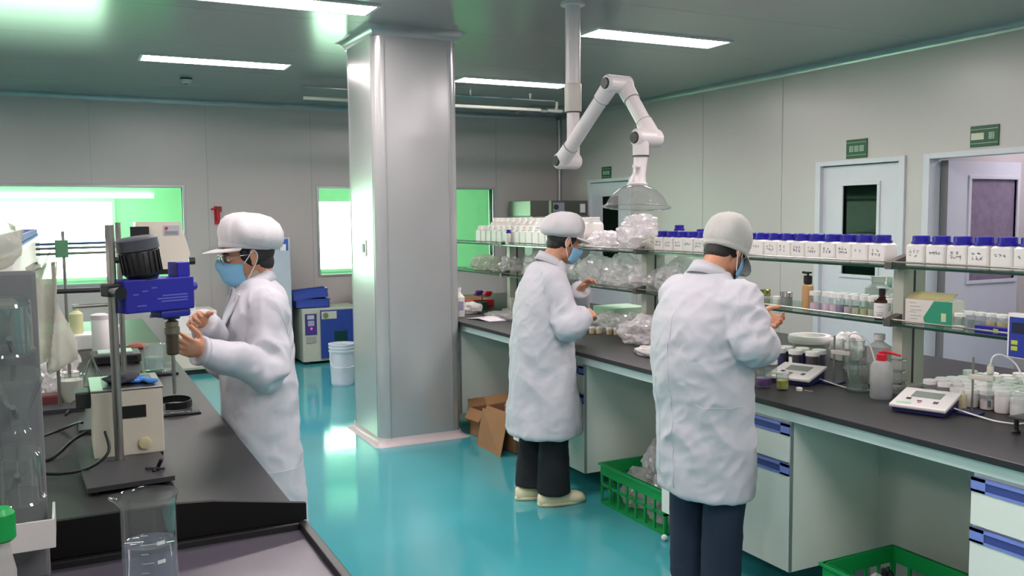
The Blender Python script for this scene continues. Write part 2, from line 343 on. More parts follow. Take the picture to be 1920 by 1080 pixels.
# ------------------------------------------------------------------ ceiling lights
LMP = EMI('lamp_diffuser', (1.0, .885, .885), LAMP)
def mk():
    t = thing('ceiling_light', '', 'ceiling light')
    b = B(); e = .02
    for q in ((-.6, .6, -.15, -.15+e), (-.6, .6, .15-e, .15), (-.6, -.6+e, -.15+e, .15-e), (.6-e, .6, -.15+e, .15-e)): b.box(*q, -.012, 0)
    b.out('frame', WHITE, t); B().box(-.58, .58, -.13, .13, -.010, -.004).out('diffuser', LMP, t); return t
LX = (-2.18, 1.21, 4.01); sp = []; lb = []
sp = [(1.21, 7.87, CZ), (4.01, 7.93, CZ), (4.0, 5.55, CZ), (1.22, 5.55, CZ), (-1.6, 7.9, CZ), (-1.6, 5.55, CZ), (-1.6, 3.15, CZ), (1.2, 3.15, CZ), (4.0, 3.15, CZ), (1.2, .8, CZ), (4.0, .8, CZ), (-1.6, .8, CZ), (1.2, -1.5, CZ), (4.0, -1.5, CZ)]
lb = ['glowing strip panel light left of the column, near the smoke detector', 'glowing strip panel light behind the ceiling pipe, above the chrome rails', 'glowing strip panel light right of the white ceiling pipe', 'nearest glowing panel light, at the top edge left of the column'] + ['ceiling panel light outside the view, '+q for q in ('far left', 'middle left', 'near left', 'straight above the camera aisle', 'above the near right bench', 'over the camera', 'over the camera to the right', 'over the camera to the left', 'behind the camera', 'behind the camera to the right')]
spread(mk, sp, lb, 'recessed ceiling panel lights')
p = W(349, 147, Z=CZ)
t = thing('smoke_detector', 'small round smoke detector on the ceiling below the left light', 'smoke detector', p)
B().lathe([(.001, -.05), (.03, -.05), (.045, -.03), (.05, -.012), (.05, 0)]).out('body', M('detector_grey', (188, 192, 188), .4), t, True); B().lathe([(.056, -.012), (.056, 0)]).out('base_ring', BLK, t); B().lathe([(.02, -.056), (.02, -.049)]).out('sensor', BLK, t)
t = thing('ceiling_vent', 'pale square air vent in the ceiling in the back corner', 'vent', (5.35, 9.75, CZ))
B().box(-.3, .3, -.3, .3, -.03, 0, .006).out('frame', CEIL, t); 
for k in range(5): B().box(-.24, .24, -.22+.1*k, -.18+.1*k, -.038, -.03).out('slat', ALU, t)
# chrome rails hung from the ceiling
t = thing('hanging_rail', 'pair of chrome pipes hung below the ceiling and joined by a bend', 'rail', (3.4, 8.6, CZ))
B().tube([(-1.3, .0, -.06), (1.45, .0, -.06)], .012).out('upper_pipe', CHROME, t, True)
B().tube([(-1.3, -.02, -.17), (1.33, -.02, -.17), (1.42, 0, -.17), (1.47, 0, -.15), (1.48, 0, -.07)], .017, smooth=4).out('lower_pipe', M('pale_pipe', (214, 216, 205), .25, metal=.3), t, True)
B().tube([(1.26, -.02, -.17), (1.34, -.02, -.17)], .025).out('coupling', CHROME, t)
for x in (.45, 1.15): B().tube([(x, 0, -.055), (x, 0, 0)], [.012, .02]).out('hanger', CHROME, t, True)
# ------------------------------------------------------------------ green door signs
SG = M('sign_green', (12, 74, 42), .4); SW = M('sign_lettering', (176, 206, 184), .5)
def sign(y0, y1, z0, z1, label, sticker):
    t = thing('door_sign', label, 'sign', (XR-.001, (y0+y1)/2, (z0+z1)/2)); w_, h = (y1-y0)/2, (z1-z0)/2
    B().box(-.008, 0, -w_, w_, -h, h, .001).out('board', SG, t)
    b = B()
    for s in (1, -1): b.box(-.0095, -.008, -w_*.94, w_*.94, s*h*.66-.0016, s*h*.66+.0016)
    b.out('border_line', SW, t)
    random.seed(int(y0*100)); g = B(); n = 3; cs = .62*w_
    for k in range(n):          # the painted characters: stroke groups
        cy = w_*.5-k*w_*.5; s = w_*.2
        if sticker and k < 2: continue
        for q in (-.9, -.3, .3, .9): g.box(-.0095, -.008, cy-s, cy+s, q*h*.3-.0025, q*h*.3+.0025)
        for q in (-.75, .1, .75): g.box(-.0096, -.008, cy+q*s-.0022, cy+q*s+.0022, -h*.3, h*.3)
    g.out('characters', SW, t)
    if sticker: B().box(-.011, -.008, w_*.02, w_*.92, -h*.32, h*.32, .0005).out('sticker', M('sign_sticker', (205, 208, 188), .6), t)
sign(5.36, 5.58, 2.082, 2.24, 'green sign with pale characters above the closed door with dark window', False)
sign(4.19, 4.415, 2.094, 2.246, 'green sign half covered by a cream sticker above the open doorway', True)
sign(9.24, 9.45, 2.07, 2.215, 'green sign above the farthest door, beside the transparent hood', False)
# ================================================================== LEFT BENCH
HB = .85
def rect_part(name, mat, parent, *q, bev=0): return B().box(*q, bev).out(name, mat, parent)
t = thing('worktop', 'long black worktop of the left bench', 'worktop', (-.25, 5, 0)); B().box(-.775, .775, -2.745, 2.5, HB-.028, HB, .003).out('slab', WORK, t)
t = thing('base_cabinet', 'pale base cabinet under the left black worktop', 'cabinet', (-.25, 5, 0))
B().box(-.74, .73, -2.7, 2.45, .12, HB-.028).out('body', CAB, t); B().box(-.68, .66, -2.6, 2.4, 0, .12).out('plinth', BLK, t)
for k in range(5):
    d = B().box(.732, .748, -2.66+k*1.0, -1.7+k*1.0, .14, .72).out('door', CAB, t); B().box(.748, .756, -2.6+k*1.0, -1.76+k*1.0, .66, .70, .003).out('handle', HBLUE, d)
t = thing('sink_counter', 'black near counter with raised rim in the left foreground', 'worktop', (-.3, 1.5, 0))
B().box(-.8, .825, -.5, .73, .80, .835).out('slab', M('counter_surface', (74, 70, 80), .3, var=.1, nscale=50, bump=.03, bscale=200), t)
for i, q in enumerate(((.803, .825, -.5, .73), (-.8, .803, .712, .73), (-.8, .803, -.5, -.48))): B().box(q[0], q[1], q[2], q[3], .80, .852, .003).out('rim', BLK, t)
B().box(-.78, .8, -.48, .70, .1, .80).out('cabinet_body', CAB, t)
t = thing('splash_board', 'black splash board standing between the two left counters', 'splash board', (0, 2.238, HB))
B().prism([(-1.05, 0), (.527, 0), (.527, .043), (.30, .082), (.22, .088), (-1.05, .088)], 0, .014, 'y').out('board', M('board_black', (9, 9, 10), .6, spec=.25), t)
# drying rack with glassware, far left
RG = M('rack_grey', (108, 112, 114), .5)
t = thing('drying_rack', 'grey pegboard drying rack with white drip tray at the left edge', 'rack', (-.34, 2.13, HB))
B().box(-.5, .285, 0, .022, .0, .665, .008).out('back_plate', RG, t)
b = B(); b.box(-.5, .30, -.12, 0, .105, .112); b.box(-.5, .30, -.125, -.12, .105, .165, .002); b.box(.295, .30, -.12, 0, .105, .165).out('drip_tray', M('white_tray', (196, 196, 194), .4), t)
pegs = [(x, z) for x in (-.33, -.19, -.04, .095, .165, .235) for z in ((.22, .36, .50) if x != .165 else (.29, .43, .57))]
for x, z in pegs: B().tube([(x, 0, z), (x, -.09, z+.035)], .006, 8).out('peg', RG, t, True)
def flask():
    t = thing('conical_flask', '', 'flask')
    B().lathe([(.0, 0), (.046, .0), (.05, .006), (.046, .02), (.018, .085), (.017, .12), (.021, .125)], 24, cap=False).out('glass', GLASSF, t, True); return t
def beaker(name='glass_beaker', r=.045, h=.12, label='', liquid=None, lh=.5, cat='beaker', mat=None):
    t = thing(name, label, cat)
    B().lathe([(.001, .002), (r*.9, .002), (r, .008), (r, h*.96), (r*1.1, h), (r*1.06, h), (r*.96, h*.955), (r*.96, .008), (.001, .006)], 28, cap=False).out('glass', mat or GLASSF, t, True)
    if liquid: B().lathe([(.001, .009), (r*.94, .009), (r*.94, h*lh), (.001, h*lh)], 24, cap=False).out('liquid', liquid, t, True)
    return t
RX = Matrix
def hang(root, loc, tilt, label, group):
    root.location = loc; root.rotation_euler = tilt; root['label'] = label; root['group'] = group
WHS = ['right column, topmost', 'right column, middle', 'right column, lowest over the tray', 'left column, topmost', 'left column, middle', 'left column, lowest']
for i, (vx, vz) in enumerate(((-.105, .615), (-.095, .465), (-.100, .310), (-.175, .54), (-.172, .385), (-.178, .25))):
    bk = beaker('glass_beaker', .042, .11, '', None) if (i % 2 == 0) else flask()
    hang(bk, (vx, 2.035, HB+vz), (pi+.22, 0, 0), 'clear upturned glass vessel on the drying rack, %s' % WHS[i], 'glassware drying on the pegboard')
c = crumple((0, 0, 0), (.13, .05, .075), 3, amp=.22, flat=False, freq=1.3).out('plastic_bag', MILK, smooth=True); c.location = (-.205, 2.145, 1.58); tag(c, 'milky plastic bag draped over the top of the drying rack', 'plastic bag')
b = B(); rows = []
for i in range(15):
    a = i/14; rows.append([V((-.03+.055*j/9+.03*a*(j/9)+.012*sin(6*a+j), .02*sin(j*1.2+a*5)+.02*j/9, .02-.22*a+.012*sin(j*.9))) for j in range(10)])
for i in range(14):
    pass
b.loft([r+[p+V((0, .003, 0)) for p in reversed(r)] for r in rows]); o = b.out('plastic_bag', MILK, smooth='all'); o.location = (-.045, 2.168, 1.50); tag(o, 'milky plastic sheet hanging down the right end of the drying rack', 'plastic bag')
# tall graduated beaker in the foreground
t = thing('measuring_beaker', 'tall clear graduated beaker half full of water in the left foreground', 'beaker', (.113, 1.66, .8355))
r, h = .046, .305
pr = [(.001, .003), (r*.9, .003), (r, .01), (r, h*.94), (r*1.08, h*.985), (r*1.12, h)]
o = B().lathe(pr, 36, cap=False).out('glass', GLASSF, t, 'all')
for v in o.data.vertices:
    if v.co.z > h*.95 and v.co.x < -r*.6 and abs(v.co.y) < r*.6: v.co.x -= .012*(v.co.z-h*.95)/(h*.05)
B().lathe([(.001, .012), (r*.965, .012), (r*.965, h*.72), (r*.93, h*.715), (.001, h*.714)], 32, cap=False).out('water', FILM('water', (170, 180, 200), (.86, .90, .95), .02, body=.16, frn=1.33), t, 'all')
GRAD = M('white_graduation_print', (205, 210, 210), .6); b = B()
for k in range(14):
    z = .03+.0165*k; n = 3 if k % 2 else 5
    a0 = radians(-112)
    for j in range(n): a = a0+j*.09; bb = a+.09; b.slab([(r*1.006*cos(a), r*1.006*sin(a), z), (r*1.006*cos(bb), r*1.006*sin(bb), z), (r*1.006*cos(bb), r*1.006*sin(bb), z+.0014), (r*1.006*cos(a), r*1.006*sin(a), z+.0014)], (0, 0, 0.0002))
    if n == 5:
        for j in (0, 1, 2): a = a0+.62+j*.10; b.box(-.0022, .0022, -.0004, .0004, -.003, .003, m=Matrix.Translation((r*1.008*cos(a), r*1.008*sin(a), z)) @ Matrix.Rotation(a+pi/2, 4, 'Z'))
b.out('graduation', GRAD, t)
t = thing('spray_bottle', 'green capped bottle cut by the left edge in front of the rack', 'bottle', (-.122, 1.80, .8355))
B().lathe([(.018, 0), (.022, .01), (.022, .16), (.014, .20), (.014, .22)], 20).out('body', FROST, t, True); B().lathe([(.018, .215), (.024, .22), (.024, .265), (.016, .275)], 16).out('cap', M('bright_green_cap', (10, 150, 70), .4), t, True)
# ------------------------------------------------------------------ homogeniser
HBM = M('homogeniser_blue', (28, 30, 150), .4, var=.04)
t = thing('homogenizer', 'blue and black laboratory homogenizer on a steel pole', 'homogenizer', (0, 0, HB))
B().prism([(.03, 2.71), (.262, 2.73), (.25, 3.04), (.012, 3.04)], .010, .024, 'z').out('base_plate', DGR, t)
for x, y in ((.05, 2.74), (.24, 2.75), (.23, 3.01), (.04, 3.01)): B().cyl(x, y, 0, .010, .012).out('foot', BLK, t)
PX, PY = .128, 3.0
B().cyl(PX, PY, .024, .755, .0135, seg=16).out('pole', STEEL, t, True)
q = Matrix.Translation((PX, PY, 0)) @ Matrix.Rotation(radians(25), 4, 'Z')   # head runs from the pole over the bench, towards the worker
B().box(-.025, .04, -.026, .026, .535, .575, .006, q).out('clamp', BLK, t); B().tube([(-.02, -.03, .555), (-.02, -.09, .55)], [.008, .02]).out('clamp_knob', BLK, t, m=q)
B().tube([(.0, 0, .555), (.025, 0, .56)], [.012, .02], 12).out('clamp_arm', BLK, t, m=q)
hs = B().box(.02, .255, -.042, .042, .480, .585, .005, q).out('housing', HBM, t)
B().box(.205, .25, -.03, .03, .583, .632, .004, q).out('housing_top', HBM, hs); B().box(.14, .245, -.035, .035, .455, .480, .008, q).out('housing_foot', HBM, hs)
b = B()
for k, (u0, u1) in enumerate(((.09, .14), (.22, .37), (.2, .37), (.23, .37), (.07, .10), (.12, .15), (.17, .2))): b.box(u0*.62, u1*.62, -.0430, -.042, .500+.009*(k % 7), .5042+.009*(k % 7), 0, q)
b.out('printed_lines', M('faint_blue_print', (92, 96, 190), .5), hs)
B().tube([(.25, 0, .545), (.27, 0, .55), (.285, 0, .55)], [.012, .018, .014], 12).out('speed_knob', HBM, t, m=q)
mt = q @ Matrix.Translation((.105, 0, .587)) @ Matrix.Rotation(radians(-9), 4, 'Y')
m1 = B().lathe([(.04, 0), (.05, .008), (.056, .016), (.058, .085), (.055, .09)], 24, mt).out('motor', BLK, t, True)
B().lathe([(.058, .088), (.064, .092), (.063, .125), (.05, .13)], 24, mt).out('motor_cover', M('motor_cap_grey', (70, 74, 82), .45), m1, True)
B().lathe([(.035, -.012), (.048, .002)], 24, mt).out('motor_flange', DGR, m1)
for k in range(20): a = 2*pi*k/20; B().box(.056, .061, -.002, .002, .018, .084, m=mt @ Matrix.Rotation(a, 4, 'Z')).out('cooling_rib', BLK, m1)
sx = .195
B().lathe([(.026, .448), (.026, .462)], 20, q @ Matrix.Translation((sx, 0, 0))).out('collar', BLK, t); B().lathe([(.012, .44), (.012, .45)], 16, q @ Matrix.Translation((sx, 0, 0))).out('neck', BLK, t)
B().lathe([(.02, .395), (.024, .40), (.024, .42), (.021, .422), (.021, .438), (.016, .442)], 20, q @ Matrix.Translation((sx, 0, 0))).out('chuck', M('bronze_steel', (140, 132, 112), .35, metal=.8), t, True)
B().lathe([(.016, .33), (.02, .335), (.02, .396)], 16, q @ Matrix.Translation((sx, 0, 0))).out('shaft', M('shaft_brown', (86, 78, 66), .35, metal=.6), t, True)
SH = q @ V((sx, 0, 0)); B().lathe([(.006, .2), (.006, .335)], 10, Matrix.Translation((SH.x, SH.y, 0))).out('rotor', STEEL, t)
B().tube([(.21, 2.80, .024), (.225, 2.83, .03), (.235, 2.82, .055)], .006, 8).out('wing_nut', BLK, t); B().tube([(.19, 2.83, .03), (.24, 2.80, .03)], .004, 8).out('wing_screw', BLK, t)
B().tube([(.09, 2.985, .12), (.095, 2.93, .07), (.04, 2.92, .03), (-.04, 2.96, .012), (-.12, 3.02, .012)], .005, 8, smooth=5).out('power_cable', BLK, t, True)
# ------------------------------------------------------------------ overhead stirrer (cream head on its own pole)
t = thing('overhead_stirrer', 'cream overhead stirrer head with black bracket on a steel pole', 'stirrer', (.14, 3.62, HB))
B().box(-.12, .08, -.1, .14, 0, .018, .004).out('base_plate', DGR, t); B().cyl(.045, .03, .018, .76, .010, seg=14).out('pole', STEEL, t, True)
hd = B().prism([(.09, .585), (.262, .585), (.288, .64), (.255, .762), (.10, .762)], -.06, .06, 'y').out('head', CREAM, t)
B().box(.08, .145, -.075, -.06, .66, .745, .002).out('bracket', BLK, hd); B().box(.08, .27, -.05, .05, .565, .585, .002).out('underside', BLK, hd); B().box(.195, .252, -.0612, -.06, .712, .748).out('label_plate', M('label_grey', (176, 178, 184), .5), hd)
B().lathe([(.006, 0), (.006, .0008)], 14, Matrix.Translation((.206, -.0613, .737)) @ Matrix.Rotation(pi/2, 4, 'X')).out('red_logo', RED, hd)
b = B()
for k in range(3): b.box(.2, .247, -.0618, -.0612, .7155+.0045*k, .7170+.0045*k)
b.out('printed_lines', M('label_print', (110, 112, 124), .6), hd)
B().tube([(.288, 0, .61), (.31, 0, .61)], [.014, .014]).out('knob', BLK, t); B().tube([(.03, .03, .62), (.11, .0, .62)], .012).out('cross_arm', BLK, t)
B().lathe([(.005, .40), (.005, .565)], 10, Matrix.Translation((.165, 0, 0))).out('stirring_shaft', STEEL, t, True); B().tube([(.14, 0, .405), (.19, 0, .405)], .006, 8).out('propeller', CHROME, t, True)
B().tube([(-.12, .0, .455), (.045, .03, .455), (.07, .03, .455)], .007, 8).out('cross_rod', STEEL, t)
t = thing('retort_stand', 'slim retort stand with long horizontal rods behind the blue homogenizer', 'stand', (.0, 4.55, HB))
B().box(-.1, .1, -.08, .1, 0, .014, .003).out('base_plate', DGR, t); B().cyl(0, .05, .014, .72, .007, seg=12).out('pole', STEEL, t, True)
for z, c_ in ((.64, STEEL), (.66, M('rod_blue', (52, 84, 130), .4)), (.615, STEEL)): B().tube([(-.21, .05, z), (.22, .05, z+.005)], .006, 8).out('rod', c_, t)
B().box(-.035, .02, .02, .08, .60, .68, .004).out('clamp', M('clamp_green', (74, 128, 92), .5), t)
t = thing('clamp_rod', 'thick dark horizontal rod clamped level behind the homogenizer pole', 'rod', (.09, 4.02, 1.335)); t2 = t
B().tube([(-.14, 0, 0), (.08, 0, .0)], .010, 10).out('rod', DGR, t); B().tube([(-.13, 0, -.48), (-.13, 0, .12)], .007, 8).out('pole', STEEL, t); B().box(-.2, -.04, -.05, .08, -.485, -.47).out('base_plate', DGR, t)
# ------------------------------------------------------------------ cream water bath
t = thing('water_bath', 'cream water bath with steel top, black display and dial', 'water bath', (.163, 3.22, HB))
B().box(-.105, .105, -.14, .14, .014, .225, .004).out('body', CREAM, t); 
b = B(); b.box(-.107, .107, -.142, .142, .225, .232, .002)
b.out('steel_rim', STEEL, t); B().box(-.07, .085, -.11, .11, .2321, .2335).out('well', M('dark_well', (38, 38, 44), .3), t)
B().box(-.045, .053, -.1425, -.14, .135, .175).out('display', BLK, t)
B().lathe([(.02, 0), (.018, .012), (.008, .014), (.001, .014)], 18, Matrix.Translation((.045, -.14, .05)) @ Matrix.Rotation(pi/2, 4, 'X')).out('dial', M('cream_knob', (206, 196, 158), .45), t, True)
for x in (-.09, .09):
    for y in (-.12, .12): B().cyl(x, y, 0, .014, .012).out('foot', BLK, t)
B().box(-.15, -.106, -.05, .05, .16, .215, .006).out('side_bracket', DGR, t)
o = crumple((0, 0, 0), (.055, .075, .016), 5, amp=.3, sub=3).out('dark_cloth', M('navy_cloth', (34, 36, 48), .8), smooth='all'); o.location = (.155, 3.22, 1.084); tag(o, 'crumpled dark cloth lying on top of the water bath', 'cloth')
# blue glove
t = B(); t.ell((0, 0, .008), (.028, .022, .009))
for k in range(4): t.tube([(.015, -.018+.012*k, .008), (.05, -.03+.02*k, .009), (.062, -.034+.023*k, .006)], [.007, .006, .004], 8)
t.tube([(-.01, .018, .008), (.008, .045, .008)], [.007, .005], 8); t.tube([(-.02, 0, .008), (-.055, .004, .008)], [.018, .02], 10, flat=.4)
o = t.out('rubber_glove', M('blue_nitrile', (62, 130, 214), .45), smooth='all'); o.location = (.215, 3.17, 1.084); o.rotation_euler = (0, 0, 2.2); tag(o, 'bright blue rubber glove on top of the water bath', 'glove')
# ------------------------------------------------------------------ other left bench things
MUG = beaker('measuring_jug', .048, .13, 'clear plastic measuring jug with handle standing on the round scale', FILM('cloudy_water', (190, 205, 205), (.85, .92, .92), .05, body=.35), .5, 'jug', CLEARP)
MUG.location = (.38, 4.74, .873); B().tube([(.046, 0, .115), (.085, 0, .11), (.09, 0, .06), (.075, 0, .03), (.046, 0, .03)], .006, 8, smooth=4).out('handle', CLEARP, MUG, True)
t = thing('scale', 'small black scale with round clear pan under the jug', 'scale', (.40, 4.74, HB)); B().box(-.08, .085, -.07, .09, 0, .014, .005).out('body', BLK, t); B().lathe([(.06, .014), (.065, .02), (.062, .022)], 24).out('pan', CLEARP, t, True)
t = thing('scale', 'dark electronic balance with white tray behind the homogenizer pole', 'scale', (.23, 5.25, HB)); B().box(-.12, .12, -.1, .12, .01, .055, .008).out('body', DGR, t); B().box(-.1, .1, -.102, -.1, .02, .045).out('display', BLK, t); B().box(-.09, .08, -.06, .08, .055, .065, .003).out('tray', M('pale_green_tray', (176, 206, 186), .4), t)
for x in (-.1, .1): B().cyl(x, -.07, 0, .01, .012).out('foot', BLK, t)
o = crumple((0, 0, 0), (.06, .03, .022), 11, amp=.3, sub=3).out('cloth', M('brick_red_cloth', (150, 92, 78), .8), smooth='all'); o.location = (.37, 5.75, HB); tag(o, 'small brick-red cloth at the edge of the left worktop', 'cloth')
def strap():
    t = thing('black_strap', 'stiff black strap curved in a loop on a dark tray', 'strap', (.375, 3.80, .868))
    b = B(); rg = []
    for k in range(15):
        a = radians(-130+k*19); x, y = .062*cos(a), .085*sin(a)
        n = V((cos(a), sin(a), 0)); p = V((x, y, 0)); rg.append([p+V((0, 0, .0)), p+V((0, 0, .028)), p+n*.004+V((0, 0, .028)), p+n*.004])
    b.loft(rg).out('band', BLK, t); return t
strap()
t = thing('tray', 'flat dark glass tray under the black strap', 'tray', (.375, 3.80, HB)); B().box(-.085, .085, -.12, .12, 0, .008, .002).out('base', DGR, t); B().box(-.08, .08, -.115, .115, .009, .016, .002).out('glass_plate', CLEARP, t)
bk = beaker('paste_beaker', .05, .12, 'glass beaker of white paste at the left end of the bench', M('white_paste', (206, 196, 190), .7), .82, 'beaker'); bk.location = (.005, 4.17, HB)
def dev(name, label, cat, loc, sx, sy, sz, mat, rz=0, bev=.008, extra=None):
    t = thing(name, label, cat, loc, rz); B().box(-sx/2, sx/2, -sy/2, sy/2, 0, sz, bev).out('body', mat, t)
    if extra: extra(t)
    return t
PINKW = M('pinkish_white_enamel', (222, 208, 214), .4)
dev('stirrer_plate', 'pinkish white small device with black side display', 'device', (.22, 6.0, HB+.012), .14, .2, .11, PINKW, extra=lambda t: (B().box(-.06, -.02, -.102, -.1, .06, .095).out('display', BLK, t), B().box(-.07, .07, -.1, .1, -.012, 0).out('foot_plate', BLK, t)))
t = thing('lotion_bottle', 'pale yellow lotion bottle on the far left worktop', 'bottle', (.05, 5.95, HB+.09)); B().lathe([(.035, 0), (.038, .01), (.038, .12), (.016, .14), (.016, .15)]).out('body', M('pale_yellow_plastic', (206, 208, 160), .4), t, True); B().cyl(0, 0, .15, .175, .02).out('cap', WHITE, t)
dev('storage_box', 'low white box under the pale yellow lotion bottle', 'box', (.05, 5.95, HB), .17, .2, .09, WHITE)
t = thing('canister', 'tall white cylinder container beside the lotion bottle', 'container', (.17, 5.65, HB)); B().lathe([(.045, 0), (.048, .01), (.048, .2), (.04, .215)]).out('body', WHITE, t, True); B().lathe([(.05, .2), (.05, .225), (.03, .232)]).out('lid', PINKW, t, True)
dev('carton', 'brown carton lying behind the milky bag on the left bench', 'box', (-.06, 5.35, HB), .2, .14, .055, M('brown_carton', (120, 84, 72), .8), bev=.002)
t = thing('tape_roll', 'roll of white tape beside the tangled black cables', 'tape roll', (.0, 4.75, HB)); B().lathe([(.02, 0), (.042, 0), (.042, .045), (.02, .045), (.02, 0)], 24, cap=False).out('roll', WHITE, t, True); B().lathe([(.018, .002), (.021, .002), (.021, .043), (.018, .043), (.018, .002)], 24, cap=False).out('core', CARD, t)
def cable(pts, label, r=.004, mat=BLK, name='power_cable'):
    c = [sum((V(p) for p in pts), V())/len(pts)][0]; c.z = min(p[2] for p in pts)
    o = B().tube([V(p)-c for p in pts], r, 8, smooth=6).out(name, mat, smooth='all'); o.location = c; return tag(o, label, 'cable')
cable([(-.02, 3.9, HB+.006), (.05, 4.4, HB+.03), (.1, 4.85, HB+.08), (.15, 4.3, HB+.006), (.14, 4.1, HB+.006), (.12, 4.35, HB+.05), (.1, 4.8, HB+.12)], 'looped black power cable hanging in front of the white device')
cable([(-.12, 4.6, HB+.006), (.0, 4.55, HB+.006), (.08, 4.4, HB+.006), (.09, 4.15, HB+.006)], 'black power cable curling past the beaker of paste', .005)
cable([(-.13, 3.5, HB+.006), (-.04, 3.62, HB+.006), (.02, 3.5, HB+.05), (.03, 3.3, HB+.09)], 'upper black cable plugged into the side of the water bath', .005)
cable([(-.13, 3.15, HB+.006), (-.06, 3.2, HB+.006), (.0, 3.27, HB+.04), (.045, 3.25, HB+.07)], 'lower black cable plugged into the side of the water bath', .005)
for k, (x, y, z, r, s) in enumerate(((-.05, 5.0, HB, (.09, .12, .12), 21), (-.09, 4.45, HB, (.07, .1, .09), 22))):
    o = crumple((0, 0, 0), r, s, .35).out('plastic_bag', M('greenish_film', (0, 0, 0)) if 0 else BAG, smooth=False); o.location = (x, y, z); tag(o, ['clear plastic bag heaped behind the drying rack', 'smaller clear bag of odds and ends behind the rack, lower'][k], 'plastic bag')
bag_dark = [dev('shelf_box', 'dark red box inside the bags on the left bench', 'box', (-.09, 4.15, HB), .1, .08, .05, M('dark_red_box', (92, 36, 40), .6))]
# left shelf with blue-lidded bottles
def square_bottle(name, w_, d, h, capm, ch=.034, label='', writing=True, cr=.037):
    t = thing(name, label, 'bottle'); b = B(); sh = h-ch
    rg = [[(p.x, p.y, z) for p in rrect(-d/2+e, d/2-e, -w_/2+e, w_/2-e, .012)] for z, e in ((0, .004), (.004, 0), (sh*.9, 0), (sh*.97, .006), (sh, .014))]
    b.loft([[V(q) for q in r] for r in rg]).out('body', HDPE, t, True)
    B().lathe([(cr+.003, sh), (cr+.003, sh+.009), (cr-.002, sh+.010), (cr-.002, h-.003), (cr-.005, h), (.001, h)], 20).out('cap', capm, t, True)
    return t
def writing(t, seed, d, w_, h, mat=INK):
    random.seed(seed); b = B(); rows = random.choice([(.62,), (.68, .5), (.66, .48)])
    for rz_ in rows:
        n = random.randint(2, 4); y = .6*w_/2
        for k in range(n):
            for q in range(random.randint(3, 5)):
                yy = y-.004*random.random()-.008*(k if 0 else 0); a = random.choice((0, 0, pi/2, .5, -.6)); L_ = .003+.005*random.random()
                b.box(-.0003, .0003, -L_, L_, -.0007, .0007, m=Matrix.Translation((-d/2-.0004, y-.006-.004*random.random(), h*rz_+random.uniform(-.005, .005))) @ Matrix.Rotation(a, 4, 'X'))
            y -= .6*w_/n
    return b.out('handwriting', mat, t)
t = thing('glass_shelf', 'glass shelf over the left bench carrying blue-capped bottles', 'shelf', (-.25, 4.6, HB))
B().box(-.17, .17, -2.2, 2.2, .56, .57).out('glass', SHELFG, t); B().box(.165, .175, -2.2, 2.2, .555, .575, .002).out('rail', STEEL, t)
for y in (-1.6, .2, 2.0): B().box(-.07, .07, y-.03, y+.03, 0, .56, .003).out('post', ALU, t)
sp = [(-.155, 2.55+.098*k, HB+.57, pi) for k in range(30)]
spread(lambda: square_bottle('chemical_bottle', .09, .085, .155, BLUECAP), sp, ['blue-capped bottle on the left shelf, %s from the drying rack' % ORD[k] for k in range(30)], 'blue-capped bottles on the left shelf')
# ================================================================== RIGHT BENCH
XF = 2.585; XB = 4.15; XM = 3.13
t = thing('worktop', 'long black worktop of the right island bench', 'worktop', (XF, 4.2, 0)); B().box(0, XB-XF, -3.6, 3.9, HB-.024, HB, .003).out('slab', WORK, t)
APR = M('apron_green_white', (226, 240, 232), .35)
t = thing('bench_frame', 'pale apron and back panel under the right worktop', 'bench frame', (XF, 4.2, 0))
B().box(.035, .065, -3.55, 3.85, .775, HB-.024, .002).out('apron', APR, t); B().box(XM-XF, XM-XF+.02, -3.55, 3.85, .02, HB-.024).out('back_panel', CABB, t)
B().box(1.5, 1.52, -3.55, 3.85, .12, HB-.024).out('rear_panel', CABB, t); B().box(.1, .54, 3.80, 3.83, .13, .775).out('end_panel', CABB, t)
for y in (-3.4, -1.45, .2, 1.9, 3.6): B().box(.545-.05, .545, y-.02, y+.02, 0, .775).out('leg', ALU, t)
def cabinet(y0, y1, label, split=False):
    t = thing('base_cabinet', label, 'cabinet', (2.62, y0, .14)); w_ = y1-y0
    B().box(.018, XM-2.62, 0, w_, 0, .63).out('body', CAB, t); B().box(0.002, .018, 0, .014, .0, .63).out('edge_trim', ALU, t)
    H = lambda z0, z1, par, nm: (B().box(-.004, .0, .004, w_-.004, z0, z0+.008).box(-.004, 0, .004, w_-.004, z1-.010, z1).box(-.004, 0, .004, .055, z0, z1).box(-.004, 0, w_-.055, w_-.004, z0, z1).box(.0, .014, .004, w_-.004, z0, z1).out(nm, HBLUE, par), B().box(-.0005, .0005, .055, w_-.055, z0+.008, z1-.010).out(nm+'_recess', M('handle_recess', (62, 74, 140), .4), par))
    dr = B().box(0, .018, .004, w_-.004, .462, .572).out('drawer', CAB, t); H(.574, .620, dr, 'handle')
    do = B().box(0, .018, .004, w_-.004, .002, .404).out('door', CAB, t); H(.406, .452, do, 'handle')
    return t
cabinet(1.0, 1.89, 'cabinet at the right edge with blue handle strips')
cabinet(2.70, 3.58, 'cabinet with blue handle strips behind the legs of the right person')
cabinet(4.32, 5.23, 'cabinet behind the legs of the middle person')
cabinet(6.12, 7.0, 'farthest cabinet, behind the column')
